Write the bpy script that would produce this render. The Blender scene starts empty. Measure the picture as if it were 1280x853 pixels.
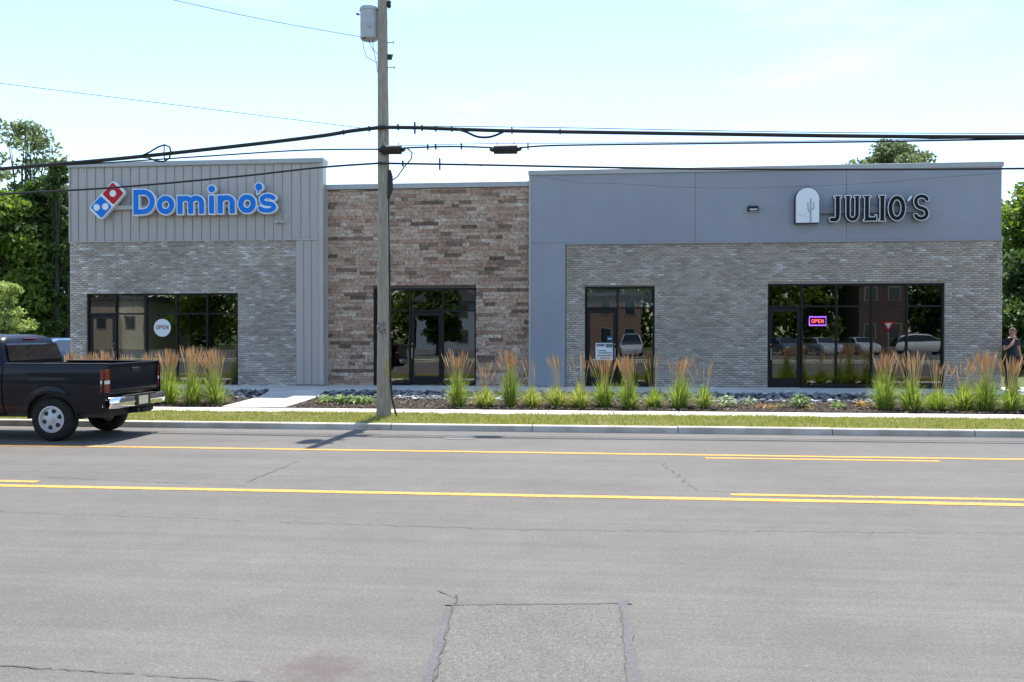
import bpy, bmesh, math, random
import numpy as np
from mathutils import Matrix, Vector, noise as mnoise

R = math.radians
random.seed(7); np.random.seed(7)
SC = bpy.context.scene
COL = SC.collection

# ------------------------------------------------------------------ camera, sky, sun, exposure
PSI, FOC, EYE, HOR = R(5.5), 1033.0, 1.9, 416.0      # yaw, focal length in photo pixels, eye height, horizon row
cd = bpy.data.cameras.new("camera"); cam = bpy.data.objects.new("camera", cd); COL.objects.link(cam)
cd.sensor_width = 36.0; cd.lens = FOC / 1280 * 36.0; cd.clip_start = 0.1; cd.clip_end = 3000
cam.location = (0, 0, EYE); cam.rotation_euler = (R(90) - math.atan(10.5 / FOC), 0, PSI)
SC.camera = cam

SUN_EL, SUN_AZ = R(68), R(2.0)                       # azimuth from +Y towards +X
w = bpy.data.worlds.new("World"); SC.world = w; w.use_nodes = True
wn = w.node_tree.nodes; wl = w.node_tree.links; wn.clear()
sky = wn.new("ShaderNodeTexSky"); sky.sky_type = 'NISHITA'; sky.sun_disc = False
sky.sun_elevation = SUN_EL; sky.sun_rotation = SUN_AZ
sky.air_density = 1.2; sky.dust_density = .3; sky.ozone_density = 2.5
bgn = wn.new("ShaderNodeBackground"); bgn.inputs[1].default_value = 0.117
wo = wn.new("ShaderNodeOutputWorld")
# thin high cloud over the whole sky
tc = wn.new("ShaderNodeTexCoord"); mp = wn.new("ShaderNodeMapping"); mp.inputs['Scale'].default_value = (1.2, 1.2, 4.0)
nz = wn.new("ShaderNodeTexNoise"); nz.inputs['Scale'].default_value = 1.7; nz.inputs['Detail'].default_value = 7
rp = wn.new("ShaderNodeValToRGB"); rp.color_ramp.elements[0].position = 0.52; rp.color_ramp.elements[1].position = 0.85
rp.color_ramp.elements[0].color = (0, 0, 0, 1); rp.color_ramp.elements[1].color = (.4, .4, .4, 1)
mx = wn.new("ShaderNodeMixRGB"); mx.inputs[2].default_value = (8.5, 9.0, 9.3, 1)
wl.new(tc.outputs['Generated'], mp.inputs[0]); wl.new(mp.outputs[0], nz.inputs['Vector']); wl.new(nz.outputs['Fac'], rp.inputs[0])
wl.new(rp.outputs[0], mx.inputs[0]); wl.new(sky.outputs[0], mx.inputs[1]); wl.new(mx.outputs[0], bgn.inputs[0]); wl.new(bgn.outputs[0], wo.inputs[0])

sd = bpy.data.lights.new("sun", 'SUN'); sun = bpy.data.objects.new("sun", sd); COL.objects.link(sun)
sd.energy = 3.7; sd.angle = R(0.53); sd.color = (1.0, 0.945, 0.87)
_d = Vector((math.sin(SUN_AZ) * math.cos(SUN_EL), math.cos(SUN_AZ) * math.cos(SUN_EL), math.sin(SUN_EL)))
sun.rotation_euler = _d.to_track_quat('Z', 'Y').to_euler(); sun.location = (0, 40, 60)

vs = SC.view_settings
vs.view_transform = 'Standard'; vs.look = 'None'; vs.gamma = 1.0; vs.use_curve_mapping = False; vs.exposure = 1.32
SC.display_settings.display_device = 'sRGB'
SC.render.engine = 'CYCLES'
try:
    SC.cycles.use_denoising = True; SC.cycles.max_bounces = 7; SC.cycles.transparent_max_bounces = 12
    SC.cycles.caustics_reflective = False; SC.cycles.caustics_refractive = False
except Exception: pass

# ------------------------------------------------------------------ measuring helpers (photo pixel -> place)
CS, SN = math.cos(PSI), math.sin(PSI)
def fp(px, py, Y):
    """point on the vertical plane at distance Y"""
    X = Y * math.tan(math.atan((px - 640) / FOC) - PSI); dep = -X * SN + Y * CS
    return X, EYE - (py - HOR) * dep / FOC
def fx(px, Y): return fp(px, HOR, Y)[0]
def gp(px, py, z=0.0):
    """point on the ground of height z"""
    dep = (EYE - z) * FOC / (py - HOR); u = (px - 640) / FOC * dep
    return u * CS - dep * SN, u * SN + dep * CS
KERB, VERGE0, WALK0, BED0, PAVE0, FACE = 15.75, 15.93, 18.3, 19.4, 23.4, 25.1
def gz(y):
    return float(np.interp(y, [KERB, VERGE0, WALK0, BED0, 22.3, PAVE0, FACE, 400], [.12, .12, .09, .075, .09, .2, .29, .31]))

# ------------------------------------------------------------------ scene-graph helpers
def wm(o):
    m = o.matrix_parent_inverse @ o.matrix_basis if o.parent else o.matrix_basis.copy()
    return wm(o.parent) @ m if o.parent else m
def tag(o, label=None, cat=None, group=None, kind=None):
    if label: o["label"] = label
    if cat: o["category"] = cat
    if group: o["group"] = group
    if kind: o["kind"] = kind
    return o
def empty(name, loc=(0, 0, 0), rz=0, label=None, cat=None, group=None, kind=None):
    o = bpy.data.objects.new(name, None); COL.objects.link(o); o.location = loc; o.rotation_euler = (0, 0, rz)
    o.empty_display_size = .2
    return tag(o, label, cat, group, kind)
def link(name, me, parent=None, local=False):
    o = bpy.data.objects.new(name, me); COL.objects.link(o)
    if parent is not None:
        o.parent = parent
        if not local: o.matrix_parent_inverse = wm(parent).inverted()
    return o

class MB:
    def __init__(s): s.v = []; s.f = []
    def quad(s, *p):
        n = len(s.v); s.v += [tuple(q) for q in p]; s.f.append(tuple(range(n, n + len(p)))); return s
    def box(s, x0, y0, z0, x1, y1, z1):
        n = len(s.v)
        s.v += [(x0,y0,z0),(x1,y0,z0),(x1,y1,z0),(x0,y1,z0),(x0,y0,z1),(x1,y0,z1),(x1,y1,z1),(x0,y1,z1)]
        for q in ((0,3,2,1),(4,5,6,7),(0,1,5,4),(1,2,6,5),(2,3,7,6),(3,0,4,7)): s.f.append(tuple(n + i for i in q))
        return s
    def prism(s, pts, a, b, axis='y'):
        """2-D polygon (counter-clockwise) pushed from a to b along an axis"""
        n = len(s.v); k = len(pts)
        def P(p, t): return (p[0], t, p[1]) if axis == 'y' else ((p[0], p[1], t) if axis == 'z' else (t, p[0], p[1]))
        s.v += [P(p, a) for p in pts] + [P(p, b) for p in pts]
        s.f.append(tuple(n + i for i in range(k))[::-1]); s.f.append(tuple(n + k + i for i in range(k)))
        for i in range(k): s.f.append((n + i, n + (i + 1) % k, n + k + (i + 1) % k, n + k + i))
        return s
    def tube(s, pts, r, n=8, cap=True):
        pts = [Vector(p) for p in pts]; rr = r if isinstance(r, (list, tuple)) else [r] * len(pts)
        base = len(s.v); up = None
        for i, p in enumerate(pts):
            d = (pts[min(i + 1, len(pts) - 1)] - pts[max(i - 1, 0)]).normalized()
            if up is None or abs(d.dot(up)) > .98: up = Vector((0, 0, 1)) if abs(d.z) < .9 else Vector((1, 0, 0))
            a = d.cross(up).normalized(); b = a.cross(d).normalized(); up = b
            for k in range(n):
                t = 2 * math.pi * k / n; s.v.append(tuple(p + (a * math.cos(t) + b * math.sin(t)) * rr[i]))
        for i in range(len(pts) - 1):
            for k in range(n):
                A = base + i * n + k; B = base + i * n + (k + 1) % n
                s.f.append((A, B, B + n, A + n))
        if cap:
            s.f.append(tuple(base + k for k in range(n))); s.f.append(tuple(base + (len(pts) - 1) * n + k for k in range(n))[::-1])
        return s
    def lathe(s, prof, c, axis='z', n=24, cap=True):
        """prof: list of (radius, height along axis)"""
        base = len(s.v)
        for r, h in prof:
            for k in range(n):
                t = 2 * math.pi * k / n; a, b = r * math.cos(t), r * math.sin(t)
                s.v.append((c[0]+a, c[1]+b, c[2]+h) if axis == 'z' else ((c[0]+a, c[1]+h, c[2]+b) if axis == 'y' else (c[0]+h, c[1]+a, c[2]+b)))
        for i in range(len(prof) - 1):
            for k in range(n):
                A = base + i * n + k; B = base + i * n + (k + 1) % n; s.f.append((A, B, B + n, A + n))
        if cap: s.f.append(tuple(base + k for k in range(n))); s.f.append(tuple(base + (len(prof) - 1) * n + k for k in range(n))[::-1])
        return s
    def grid(s, rows):
        """rows of equally many points -> quads"""
        n = len(s.v); m = len(rows[0])
        for r in rows: s.v += [tuple(p) for p in r]
        for i in range(len(rows) - 1):
            for k in range(m - 1): s.f.append((n+i*m+k, n+i*m+k+1, n+(i+1)*m+k+1, n+(i+1)*m+k))
        return s
    def mesh(s, name, mat, smooth=False, bevel=0, fix=True, auto=None):
        me = bpy.data.meshes.new(name); me.from_pydata(s.v, [], s.f)
        if bevel or fix:
            bm = bmesh.new(); bm.from_mesh(me)
            if fix: bmesh.ops.recalc_face_normals(bm, faces=bm.faces)
            if bevel: bmesh.ops.bevel(bm, geom=bm.edges[:], offset=bevel, segments=1, affect='EDGES', clamp_overlap=True)
            bm.to_mesh(me); bm.free()
        if mat: me.materials.append(mat)
        if smooth: me.polygons.foreach_set('use_smooth', [True] * len(me.polygons))
        if smooth and auto:
            try: me.set_sharp_from_angle(angle=R(auto))
            except Exception: pass
        return me
    def build(s, name, mat, parent=None, smooth=False, bevel=0, local=False, fix=True, auto=40):
        return link(name, s.mesh(name, mat, smooth, bevel, fix, auto), parent, local)

def np_mesh(name, V, F, mat, smooth=False):
    """V (n,3), F (m,k) with constant k"""
    me = bpy.data.meshes.new(name); V = np.asarray(V, np.float32); F = np.asarray(F, np.int32)
    me.vertices.add(len(V)); me.vertices.foreach_set('co', V.ravel())
    k = F.shape[1]; me.loops.add(F.size); me.loops.foreach_set('vertex_index', F.ravel())
    me.polygons.add(len(F)); me.polygons.foreach_set('loop_start', np.arange(0, F.size, k, dtype=np.int32))
    if smooth: me.polygons.foreach_set('use_smooth', np.ones(len(F), bool))
    me.update(calc_edges=True); me.validate()
    if mat: me.materials.append(mat)
    return me

# ------------------------------------------------------------------ materials
def nt(name):
    m = bpy.data.materials.new(name); m.use_nodes = True; t = m.node_tree
    return m, t, t.nodes['Principled BSDF'], t.nodes, t.links
def setc(b, c): b.inputs['Base Color'].default_value = (*c, 1)
def plain(name, c, rough=.6, metal=0, coat=0, spec=.5, emit=None, es=1):
    m, t, b, n, l = nt(name); setc(b, c); b.inputs['Roughness'].default_value = rough; b.inputs['Metallic'].default_value = metal
    b.inputs['Coat Weight'].default_value = coat; b.inputs['Coat Roughness'].default_value = .05; b.inputs['Specular IOR Level'].default_value = spec
    if emit: b.inputs['Emission Color'].default_value = (*emit, 1); b.inputs['Emission Strength'].default_value = es
    return m
def noisy(name, c1, c2, scale=8, rough=.8, bump=.2, bscale=None, stretch=(1, 1, 1), big=None, bigscale=.5, metal=0, lo=.35, hi=.65, dist=.01, spec=.3):
    """two tones by noise, an optional third large-scale tone, fine bump"""
    m, t, b, n, l = nt(name)
    tc = n.new('ShaderNodeTexCoord'); mp = n.new('ShaderNodeMapping'); mp.inputs['Scale'].default_value = stretch
    l.new(tc.outputs['Object'], mp.inputs[0])
    nz = n.new('ShaderNodeTexNoise'); nz.inputs['Scale'].default_value = scale; nz.inputs['Detail'].default_value = 6; l.new(mp.outputs[0], nz.inputs['Vector'])
    rp = n.new('ShaderNodeValToRGB'); e = rp.color_ramp.elements; e[0].position = lo; e[1].position = hi; e[0].color = (*c1, 1); e[1].color = (*c2, 1)
    l.new(nz.outputs['Fac'], rp.inputs[0]); out = rp.outputs[0]
    if big:
        n2 = n.new('ShaderNodeTexNoise'); n2.inputs['Scale'].default_value = bigscale; n2.inputs['Detail'].default_value = 4; l.new(mp.outputs[0], n2.inputs['Vector'])
        r2 = n.new('ShaderNodeValToRGB'); r2.color_ramp.elements[0].position = .45; r2.color_ramp.elements[1].position = .7; l.new(n2.outputs['Fac'], r2.inputs[0])
        mx = n.new('ShaderNodeMixRGB'); mx.inputs[2].default_value = (*big, 1); l.new(r2.outputs[0], mx.inputs[0]); l.new(out, mx.inputs[1]); out = mx.outputs[0]
    l.new(out, b.inputs['Base Color']); b.inputs['Roughness'].default_value = rough; b.inputs['Metallic'].default_value = metal; b.inputs['Specular IOR Level'].default_value = spec
    if bump:
        n3 = n.new('ShaderNodeTexNoise'); n3.inputs['Scale'].default_value = bscale or scale * 3; n3.inputs['Detail'].default_value = 5; l.new(mp.outputs[0], n3.inputs['Vector'])
        bp = n.new('ShaderNodeBump'); bp.inputs['Strength'].default_value = bump; bp.inputs['Distance'].default_value = dist; l.new(n3.outputs['Fac'], bp.inputs['Height']); l.new(bp.outputs[0], b.inputs['Normal'])
    return m
def varied(name, stops, rough=.85, bump=.3, bscale=60, grain=.25, gscale=30, zone=None):
    """each separate piece takes its own tone from the stops (by object and by island), with grain on top"""
    m, t, b, n, l = nt(name)
    oi = n.new('ShaderNodeObjectInfo'); ge = n.new('ShaderNodeNewGeometry')
    ad = n.new('ShaderNodeMath'); ad.operation = 'ADD'; l.new(oi.outputs['Random'], ad.inputs[0]); l.new(ge.outputs['Random Per Island'], ad.inputs[1])
    fr = n.new('ShaderNodeMath'); fr.operation = 'FRACT'; l.new(ad.outputs[0], fr.inputs[0])
    rp = n.new('ShaderNodeValToRGB'); rp.color_ramp.interpolation = 'LINEAR'; cr = rp.color_ramp
    while len(cr.elements) < len(stops): cr.elements.new(.5)
    for e, (p, c) in zip(cr.elements, stops): e.position = p; e.color = (*c, 1)
    l.new(fr.outputs[0], rp.inputs[0]); out = rp.outputs[0]
    tc = n.new('ShaderNodeTexCoord'); gp_ = n.new('ShaderNodeNewGeometry')
    nz = n.new('ShaderNodeTexNoise'); nz.inputs['Scale'].default_value = gscale; nz.inputs['Detail'].default_value = 5; l.new(gp_.outputs['Position'], nz.inputs['Vector'])
    mr = n.new('ShaderNodeMapRange'); mr.inputs[1].default_value = .3; mr.inputs[2].default_value = .7; mr.inputs[3].default_value = 1 - grain; mr.inputs[4].default_value = 1 + grain; l.new(nz.outputs['Fac'], mr.inputs[0])
    mx = n.new('ShaderNodeVectorMath'); mx.operation = 'SCALE'; l.new(out, mx.inputs[0]); l.new(mr.outputs[0], mx.inputs['Scale']); out = mx.outputs[0]
    if zone:   # blotches of paler, salt-bloomed masonry with a shape of their own
        n2 = n.new('ShaderNodeTexNoise'); n2.inputs['Scale'].default_value = zone[1]; n2.inputs['Detail'].default_value = 3; l.new(gp_.outputs['Position'], n2.inputs['Vector'])
        r2 = n.new('ShaderNodeMapRange'); r2.inputs[1].default_value = .38; r2.inputs[2].default_value = .66; r2.inputs[3].default_value = 1 - zone[0]; r2.inputs[4].default_value = 1 + zone[0]; l.new(n2.outputs['Fac'], r2.inputs[0])
        m2 = n.new('ShaderNodeVectorMath'); m2.operation = 'SCALE'; l.new(out, m2.inputs[0]); l.new(r2.outputs[0], m2.inputs['Scale']); out = m2.outputs[0]
    l.new(out, b.inputs['Base Color']); b.inputs['Roughness'].default_value = rough; b.inputs['Specular IOR Level'].default_value = .3
    if bump:
        n3 = n.new('ShaderNodeTexNoise'); n3.inputs['Scale'].default_value = bscale; n3.inputs['Detail'].default_value = 4; l.new(gp_.outputs['Position'], n3.inputs['Vector'])
        bp = n.new('ShaderNodeBump'); bp.inputs['Strength'].default_value = bump; bp.inputs['Distance'].default_value = .01; l.new(n3.outputs['Fac'], bp.inputs['Height']); l.new(bp.outputs[0], b.inputs['Normal'])
    return m
def leafy(name, c1, c2, trans=.35, rough=.55):
    m, t, b, n, l = nt(name)
    ge = n.new('ShaderNodeNewGeometry'); rp = n.new('ShaderNodeValToRGB'); e = rp.color_ramp.elements; e[0].color = (*c1, 1); e[1].color = (*c2, 1)
    l.new(ge.outputs['Random Per Island'], rp.inputs[0]); l.new(rp.outputs[0], b.inputs['Base Color']); b.inputs['Roughness'].default_value = rough; b.inputs['Specular IOR Level'].default_value = .3
    tr = n.new('ShaderNodeBsdfTranslucent'); hs = n.new('ShaderNodeHueSaturation'); hs.inputs['Value'].default_value = 1.5; hs.inputs['Saturation'].default_value = 1.1
    l.new(rp.outputs[0], hs.inputs['Color']); l.new(hs.outputs[0], tr.inputs[0])
    mx = n.new('ShaderNodeMixShader'); mx.inputs[0].default_value = trans; l.new(b.outputs[0], mx.inputs[1]); l.new(tr.outputs[0], mx.inputs[2])
    l.new(mx.outputs[0], n['Material Output'].inputs[0]); return m
def glassy(name, tint, ior=1.75, refl=(1, 1, 1)):
    """thin architectural pane: Fresnel mirror over tinted see-through"""
    m, t, b, n, l = nt(name); n.remove(b)
    fr = n.new('ShaderNodeFresnel'); fr.inputs[0].default_value = ior
    gl = n.new('ShaderNodeBsdfGlossy'); gl.inputs['Roughness'].default_value = 0.0; gl.inputs[0].default_value = (*refl, 1)
    tr = n.new('ShaderNodeBsdfTransparent'); tr.inputs[0].default_value = (*tint, 1)
    mx = n.new('ShaderNodeMixShader'); l.new(fr.outputs[0], mx.inputs[0]); l.new(tr.outputs[0], mx.inputs[1]); l.new(gl.outputs[0], mx.inputs[2])
    # the wobble of tempered panes
    tcn = n.new('ShaderNodeNewGeometry'); nz = n.new('ShaderNodeTexNoise'); nz.inputs['Scale'].default_value = .9; nz.inputs['Detail'].default_value = 1
    l.new(tcn.outputs['Position'], nz.inputs['Vector']); bp = n.new('ShaderNodeBump'); bp.inputs['Strength'].default_value = .12; bp.inputs['Distance'].default_value = .01
    l.new(nz.outputs['Fac'], bp.inputs['Height']); l.new(bp.outputs[0], gl.inputs['Normal'])
    l.new(mx.outputs[0], n['Material Output'].inputs[0]); return m

def asphalt(name, base, var=1.0, streak=True, agg=.5, red=True):
    m, t, b, n, l = nt(name)
    ge = n.new('ShaderNodeNewGeometry'); pos = ge.outputs['Position']
    def noise(s, d, st=None, rough=.5):
        nd = n.new('ShaderNodeTexNoise'); nd.inputs['Scale'].default_value = s; nd.inputs['Detail'].default_value = d; nd.inputs['Roughness'].default_value = rough
        if st:
            mp = n.new('ShaderNodeMapping'); mp.inputs['Scale'].default_value = st; l.new(pos, mp.inputs[0]); l.new(mp.outputs[0], nd.inputs['Vector'])
        else: l.new(pos, nd.inputs['Vector'])
        return nd.outputs['Fac']
    def rng(src, a, c, lo, hi):
        r = n.new('ShaderNodeMapRange'); r.inputs[1].default_value = a; r.inputs[2].default_value = c; r.inputs[3].default_value = lo; r.inputs[4].default_value = hi; l.new(src, r.inputs[0]); return r.outputs[0]
    def mul(a, c):
        q = n.new('ShaderNodeMath'); q.operation = 'MULTIPLY'; l.new(a, q.inputs[0]); l.new(c, q.inputs[1]); return q.outputs[0]
    f = rng(noise(.55, 4), .3, .7, 1 - .09 * var, 1 + .09 * var); f = mul(f, rng(noise(3.2, 6, None, .7), .3, .7, .92, 1.08)); f = mul(f, rng(noise(34, 3, None, .7), .33, .67, .86, 1.15)); f = mul(f, rng(noise(.9, 6, None, .75), .62, .74, 1.0, .80))
    if streak: f = mul(f, rng(noise(1.0, 5, (.035, 1.6, 1)), .3, .7, .93, 1.07)); f = mul(f, rng(noise(3.0, 3, (.02, 3.5, 1)), .35, .65, .95, 1.05))
    f = mul(f, rng(noise(95, 3, None, .8), .3, .72, 1 - agg * .75, 1 + agg * 1.1))
    vo = n.new('ShaderNodeTexVoronoi'); vo.inputs['Scale'].default_value = 85; l.new(pos, vo.inputs['Vector'])
    bri = rng(vo.outputs['Color'], .84, .97, 1.0, 1.0 + agg * .95)     # pale stones worn open
    f = mul(f, bri)
    vo2 = n.new('ShaderNodeTexVoronoi'); vo2.inputs['Scale'].default_value = 3.4; l.new(pos, vo2.inputs['Vector'])
    f = mul(f, rng(vo2.outputs['Distance'], .0, .035, 1.5, 1.0))       # scattered pale specks
    sc = n.new('ShaderNodeVectorMath'); sc.operation = 'SCALE'; sc.inputs[0].default_value = base; l.new(f, sc.inputs['Scale']); out = sc.outputs[0]
    if red:                                                             # a rusty spill near the camera
        X0, Y0 = gp(400, 838)
        mp = n.new('ShaderNodeVectorMath'); mp.operation = 'DISTANCE'; mp.inputs[1].default_value = (X0, Y0, 0)
        nv = n.new('ShaderNodeTexNoise'); nv.inputs['Scale'].default_value = 7; nv.inputs['Detail'].default_value = 6; l.new(pos, nv.inputs['Vector'])
        of = n.new('ShaderNodeVectorMath'); of.operation = 'SCALE'; of.inputs['Scale'].default_value = .55; sb = n.new('ShaderNodeVectorMath'); sb.operation = 'SUBTRACT'; sb.inputs[1].default_value = (.5, .5, .5)
        l.new(nv.outputs['Color'], sb.inputs[0]); l.new(sb.outputs[0], of.inputs[0]); ad = n.new('ShaderNodeVectorMath'); ad.operation = 'ADD'; l.new(pos, ad.inputs[0]); l.new(of.outputs[0], ad.inputs[1])
        l.new(ad.outputs[0], mp.inputs[0]); k = rng(mp.outputs['Value'], .12, .3, .62, 0)
        mxr = n.new('ShaderNodeMixRGB'); mxr.inputs[2].default_value = (base[0]*.82, base[1]*.66, base[2]*.64, 1); l.new(k, mxr.inputs[0]); l.new(out, mxr.inputs[1]); out = mxr.outputs[0]
    l.new(out, b.inputs['Base Color']); b.inputs['Roughness'].default_value = .82; b.inputs['Specular IOR Level'].default_value = .35
    bp = n.new('ShaderNodeBump'); bp.inputs['Strength'].default_value = .35; bp.inputs['Distance'].default_value = .006; l.new(noise(120, 3), bp.inputs['Height']); l.new(bp.outputs[0], b.inputs['Normal'])
    return m

M = {}
M['asphalt'] = asphalt('asphalt', (.106, .0985, .0885))
M['asphalt_patch'] = asphalt('asphalt_patch', (.103, .0955, .0855), streak=False, agg=.7, red=False)
M['asphalt_lot'] = asphalt('asphalt_lot', (.10, .10, .10), streak=False, red=False)
M['seal'] = asphalt('crack_sealer', (.094, .092, .092), streak=False, agg=.28, red=False)
M['crack'] = plain('crack_dark', (.066, .063, .06), .9)
def paint(name, c):
    m = noisy(name, (c[0]*.8, c[1]*.8, c[2]*.85), c, 9, .6, .15, 80, big=(c[0]*.9, c[1]*.86, c[2]), bigscale=2)
    n, l = m.node_tree.nodes, m.node_tree.links; b = n['Principled BSDF']; src = b.inputs['Base Color'].links[0].from_socket
    nz = n.new('ShaderNodeTexNoise'); nz.inputs['Scale'].default_value = 16; nz.inputs['Detail'].default_value = 9; nz.inputs['Roughness'].default_value = .75; g = n.new('ShaderNodeNewGeometry'); l.new(g.outputs['Position'], nz.inputs['Vector'])
    r = n.new('ShaderNodeMapRange'); r.inputs[1].default_value = .51; r.inputs[2].default_value = .64; l.new(nz.outputs['Fac'], r.inputs[0])
    mx = n.new('ShaderNodeMixRGB'); mx.inputs[2].default_value = (.15, .13, .10, 1); l.new(r.outputs[0], mx.inputs[0]); l.new(src, mx.inputs[1]); l.new(mx.outputs[0], b.inputs['Base Color']); return m
M['yellow'] = paint('yellow_line_paint', (.72, .35, .055))
M['kerb'] = noisy('kerb_concrete', (.47, .43, .37), (.56, .52, .46), 3, .85, .25, 40, big=(.34, .305, .255), bigscale=1.6)
M['concrete'] = noisy('pavement_concrete', (.52, .50, .46), (.62, .60, .56), 2.5, .85, .2, 50, big=(.46, .44, .40), bigscale=.7)
M['soil'] = noisy('mulch_soil', (.02, .015, .012), (.045, .034, .027), 18, .95, .6, 50, dist=.03)
M['earth'] = noisy('lawn_ground', (.06, .085, .025), (.10, .13, .04), 5, .95, .4, 30, dist=.03)
M['chip'] = varied('mulch_chips', [(0, (.02, .015, .012)), (.6, (.05, .037, .029)), (.9, (.09, .068, .052)), (1, (.2, .16, .12))], .95, 0)
M['pebble'] = varied('river_stones', [(0, (.07, .08, .09)), (.5, (.17, .175, .18)), (.88, (.30, .30, .29)), (1, (.6, .59, .57))], .7, .1)
M['grass'] = leafy('verge_grass', (.15, .195, .028), (.42, .40, .12), .35)
M['brick'] = varied('grey_brick', [(0, (.335, .29, .248)), (.3, (.415, .362, .312)), (.75, (.47, .414, .362)), (.955, (.51, .462, .415)), (.985, (.56, .545, .53)), (1, (.64, .63, .62))], .8, .4, 90, .16, 40, (.10, .8))
M['brick_a'] = varied('grey_brick_bloomed', [(0, (.33, .293, .258)), (.3, (.41, .365, .323)), (.72, (.47, .422, .378)), (.9, (.51, .47, .432)), (.95, (.60, .59, .575)), (1, (.68, .67, .66))], .8, .4, 90, .16, 40, (.14, .7))
M['mortar'] = noisy('mortar', (.27, .255, .24), (.33, .315, .30), 30, .95, .3)
M['stone'] = varied('brown_stone_veneer', [(0, (.125, .086, .066)), (.08, (.21, .15, .115)), (.22, (.35, .225, .165)), (.5, (.38, .28, .218)), (.78, (.42, .312, .245)), (.92, (.45, .36, .29)), (1, (.48, .405, .34))], .85, .55, 22, .38, 13, (.08, 1.1))
M['joint'] = noisy('stone_joint', (.075, .06, .052), (.11, .09, .08), 20, .95, .3)
M['siding'] = noisy('grey_metal_siding', (.385, .36, .345), (.42, .395, .38), 1.2, .42, .05, 6, stretch=(1, 1, .2), metal=.0, spec=.5)
M['siding_trim'] = noisy('grey_metal_trim', (.405, .38, .365), (.435, .41, .395), 2, .4, .04, spec=.5)
M['stucco'] = noisy('blue_grey_stucco', (.285, .304, .348), (.304, .324, .369), 1.1, .9, .35, 160, big=(.28, .298, .341), bigscale=.5)
M['coping'] = noisy('metal_coping', (.34, .36, .37), (.38, .40, .41), 2, .45, .04, spec=.5)
M['black_metal'] = plain('black_storefront_metal', (.010, .010, .011), .45, spec=.25)
M['glass'] = glassy('storefront_glass', (.58, .61, .60), 1.95)
M['glass2'] = glassy('curtained_glass', (.72, .76, .76), 1.9)
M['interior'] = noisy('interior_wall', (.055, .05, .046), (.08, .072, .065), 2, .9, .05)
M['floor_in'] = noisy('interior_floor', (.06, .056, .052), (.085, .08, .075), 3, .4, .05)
M['white'] = noisy('white_paint', (.72, .72, .71), (.80, .80, .79), 4, .5, .03)
M['wood'] = noisy('weathered_pole_wood', (.22, .185, .145), (.45, .39, .32), 7, .9, .7, 16, stretch=(6, 6, .5), big=(.31, .28, .22), bigscale=1.2, lo=.3, hi=.7, dist=.02)
M['rubber'] = plain('black_cable', (.012, .012, .012), .55)
M['steel'] = noisy('galvanised_steel', (.33, .34, .35), (.45, .46, .47), 6, .45, .05, metal=.6)
M['tank'] = noisy('transformer_paint', (.42, .45, .47), (.50, .53, .55), 4, .4, .05, big=(.36, .36, .35), bigscale=2)
M['navy'] = plain('navy_car_paint', (.0025, .0035, .010), .3, 0, .25, .2)
M['dark_trim'] = plain('dark_plastic', (.012, .012, .012), .6)
M['tyre'] = noisy('tyre_rubber', (.012, .012, .012), (.022, .021, .02), 20, .85, .2)
M['alloy'] = plain('alloy_wheel', (.52, .53, .56), .35, .25)
M['chrome'] = plain('chrome', (.78, .79, .80), .12, 1.0)
M['red_lens'] = plain('red_lens', (.17, .004, .006), .15, 0, .6)
M['white_lens'] = plain('white_lens', (.7, .68, .62), .12, 0, 1.0)
M['car_glass'] = plain('dark_car_glass', (.008, .009, .010), .03, 0, .6, .6)
M['plate'] = noisy('licence_plate', (.70, .64, .34), (.75, .72, .50), 8, .4, 0)

# ================================================================== the ground, the road and its markings
XL, XR = -60.0, 60.0
def strip(name, y0, y1, mat, z=None, x0=XL, x1=XR, ny=6, nx=60, lift=0, kind='structure', parent=None):
    b = MB(); ys = np.linspace(y0, y1, ny); xs = np.linspace(x0, x1, nx)
    b.grid([[(x, y, (gz(y) if z is None else z) + lift) for x in xs] for y in ys])
    o = b.build(name, mat, parent, fix=False)
    if kind: o['kind'] = kind
    return o
g = MB(); g.quad((-900, -900, -.25), (900, -900, -.25), (900, 1200, -.25), (-900, 1200, -.25)); tag(g.build('ground', M['earth']), kind='structure')
strip('lawn_behind', FACE + .02, 330, M['earth'], x0=-300, x1=300, lift=-.02, ny=4)
road = strip('road', -2.0, KERB + .02, M['asphalt'], 0.0, -300, 300, ny=8, nx=100)

def ribbon(name, pts, wid, mat, z, parent, jitter=0):
    """a flat band along points on the road"""
    b = MB(); L = []; Rr = []
    for i, (x, y) in enumerate(pts):
        a = Vector(pts[max(i-1, 0)]); c = Vector(pts[min(i+1, len(pts)-1)]); d = (c - a).normalized(); nrm = Vector((-d.y, d.x))
        wv = wid * (1 + jitter * random.uniform(-1, 1)) / 2
        L.append((x + nrm.x*wv, y + nrm.y*wv, z)); Rr.append((x - nrm.x*wv, y - nrm.y*wv, z))
    b.grid([Rr, L]); return b.build(name, mat, parent, fix=False)
def edge_line(name, x0, x1, y, wid, parent):
    n = max(3, int((x1 - x0) / .35)); b = MB()
    rows = [[], []]
    for i in range(n + 1):
        x = x0 + (x1 - x0) * i / n
        rows[0].append((x, y - wid/2 + random.uniform(-.007, .007), .0045)); rows[1].append((x, y + wid/2 + random.uniform(-.007, .007), .0045))
    b.grid(rows); return b.build(name, M['yellow'], parent, fix=False)
YN, YF = 9.58, 13.02
edge_line('lane_line', -90, 90, YN, .145, road)
edge_line('lane_line', -90, 90, YF, .14, road)
def onY(px, y): return fx(px, y)
for a, c in ((onY(-200, YN + .29), onY(46, YN + .29)), (onY(914, YN + .29), onY(1560, YN + .29))): edge_line('lane_dash', a, c, YN + .29, .12, road)
for a, c in ((onY(882, YF - .3), onY(1176, YF - .3)), (onY(-260, YF - .3), onY(-40, YF - .3))): edge_line('lane_dash', a, c, YF - .3, .11, road)

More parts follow.
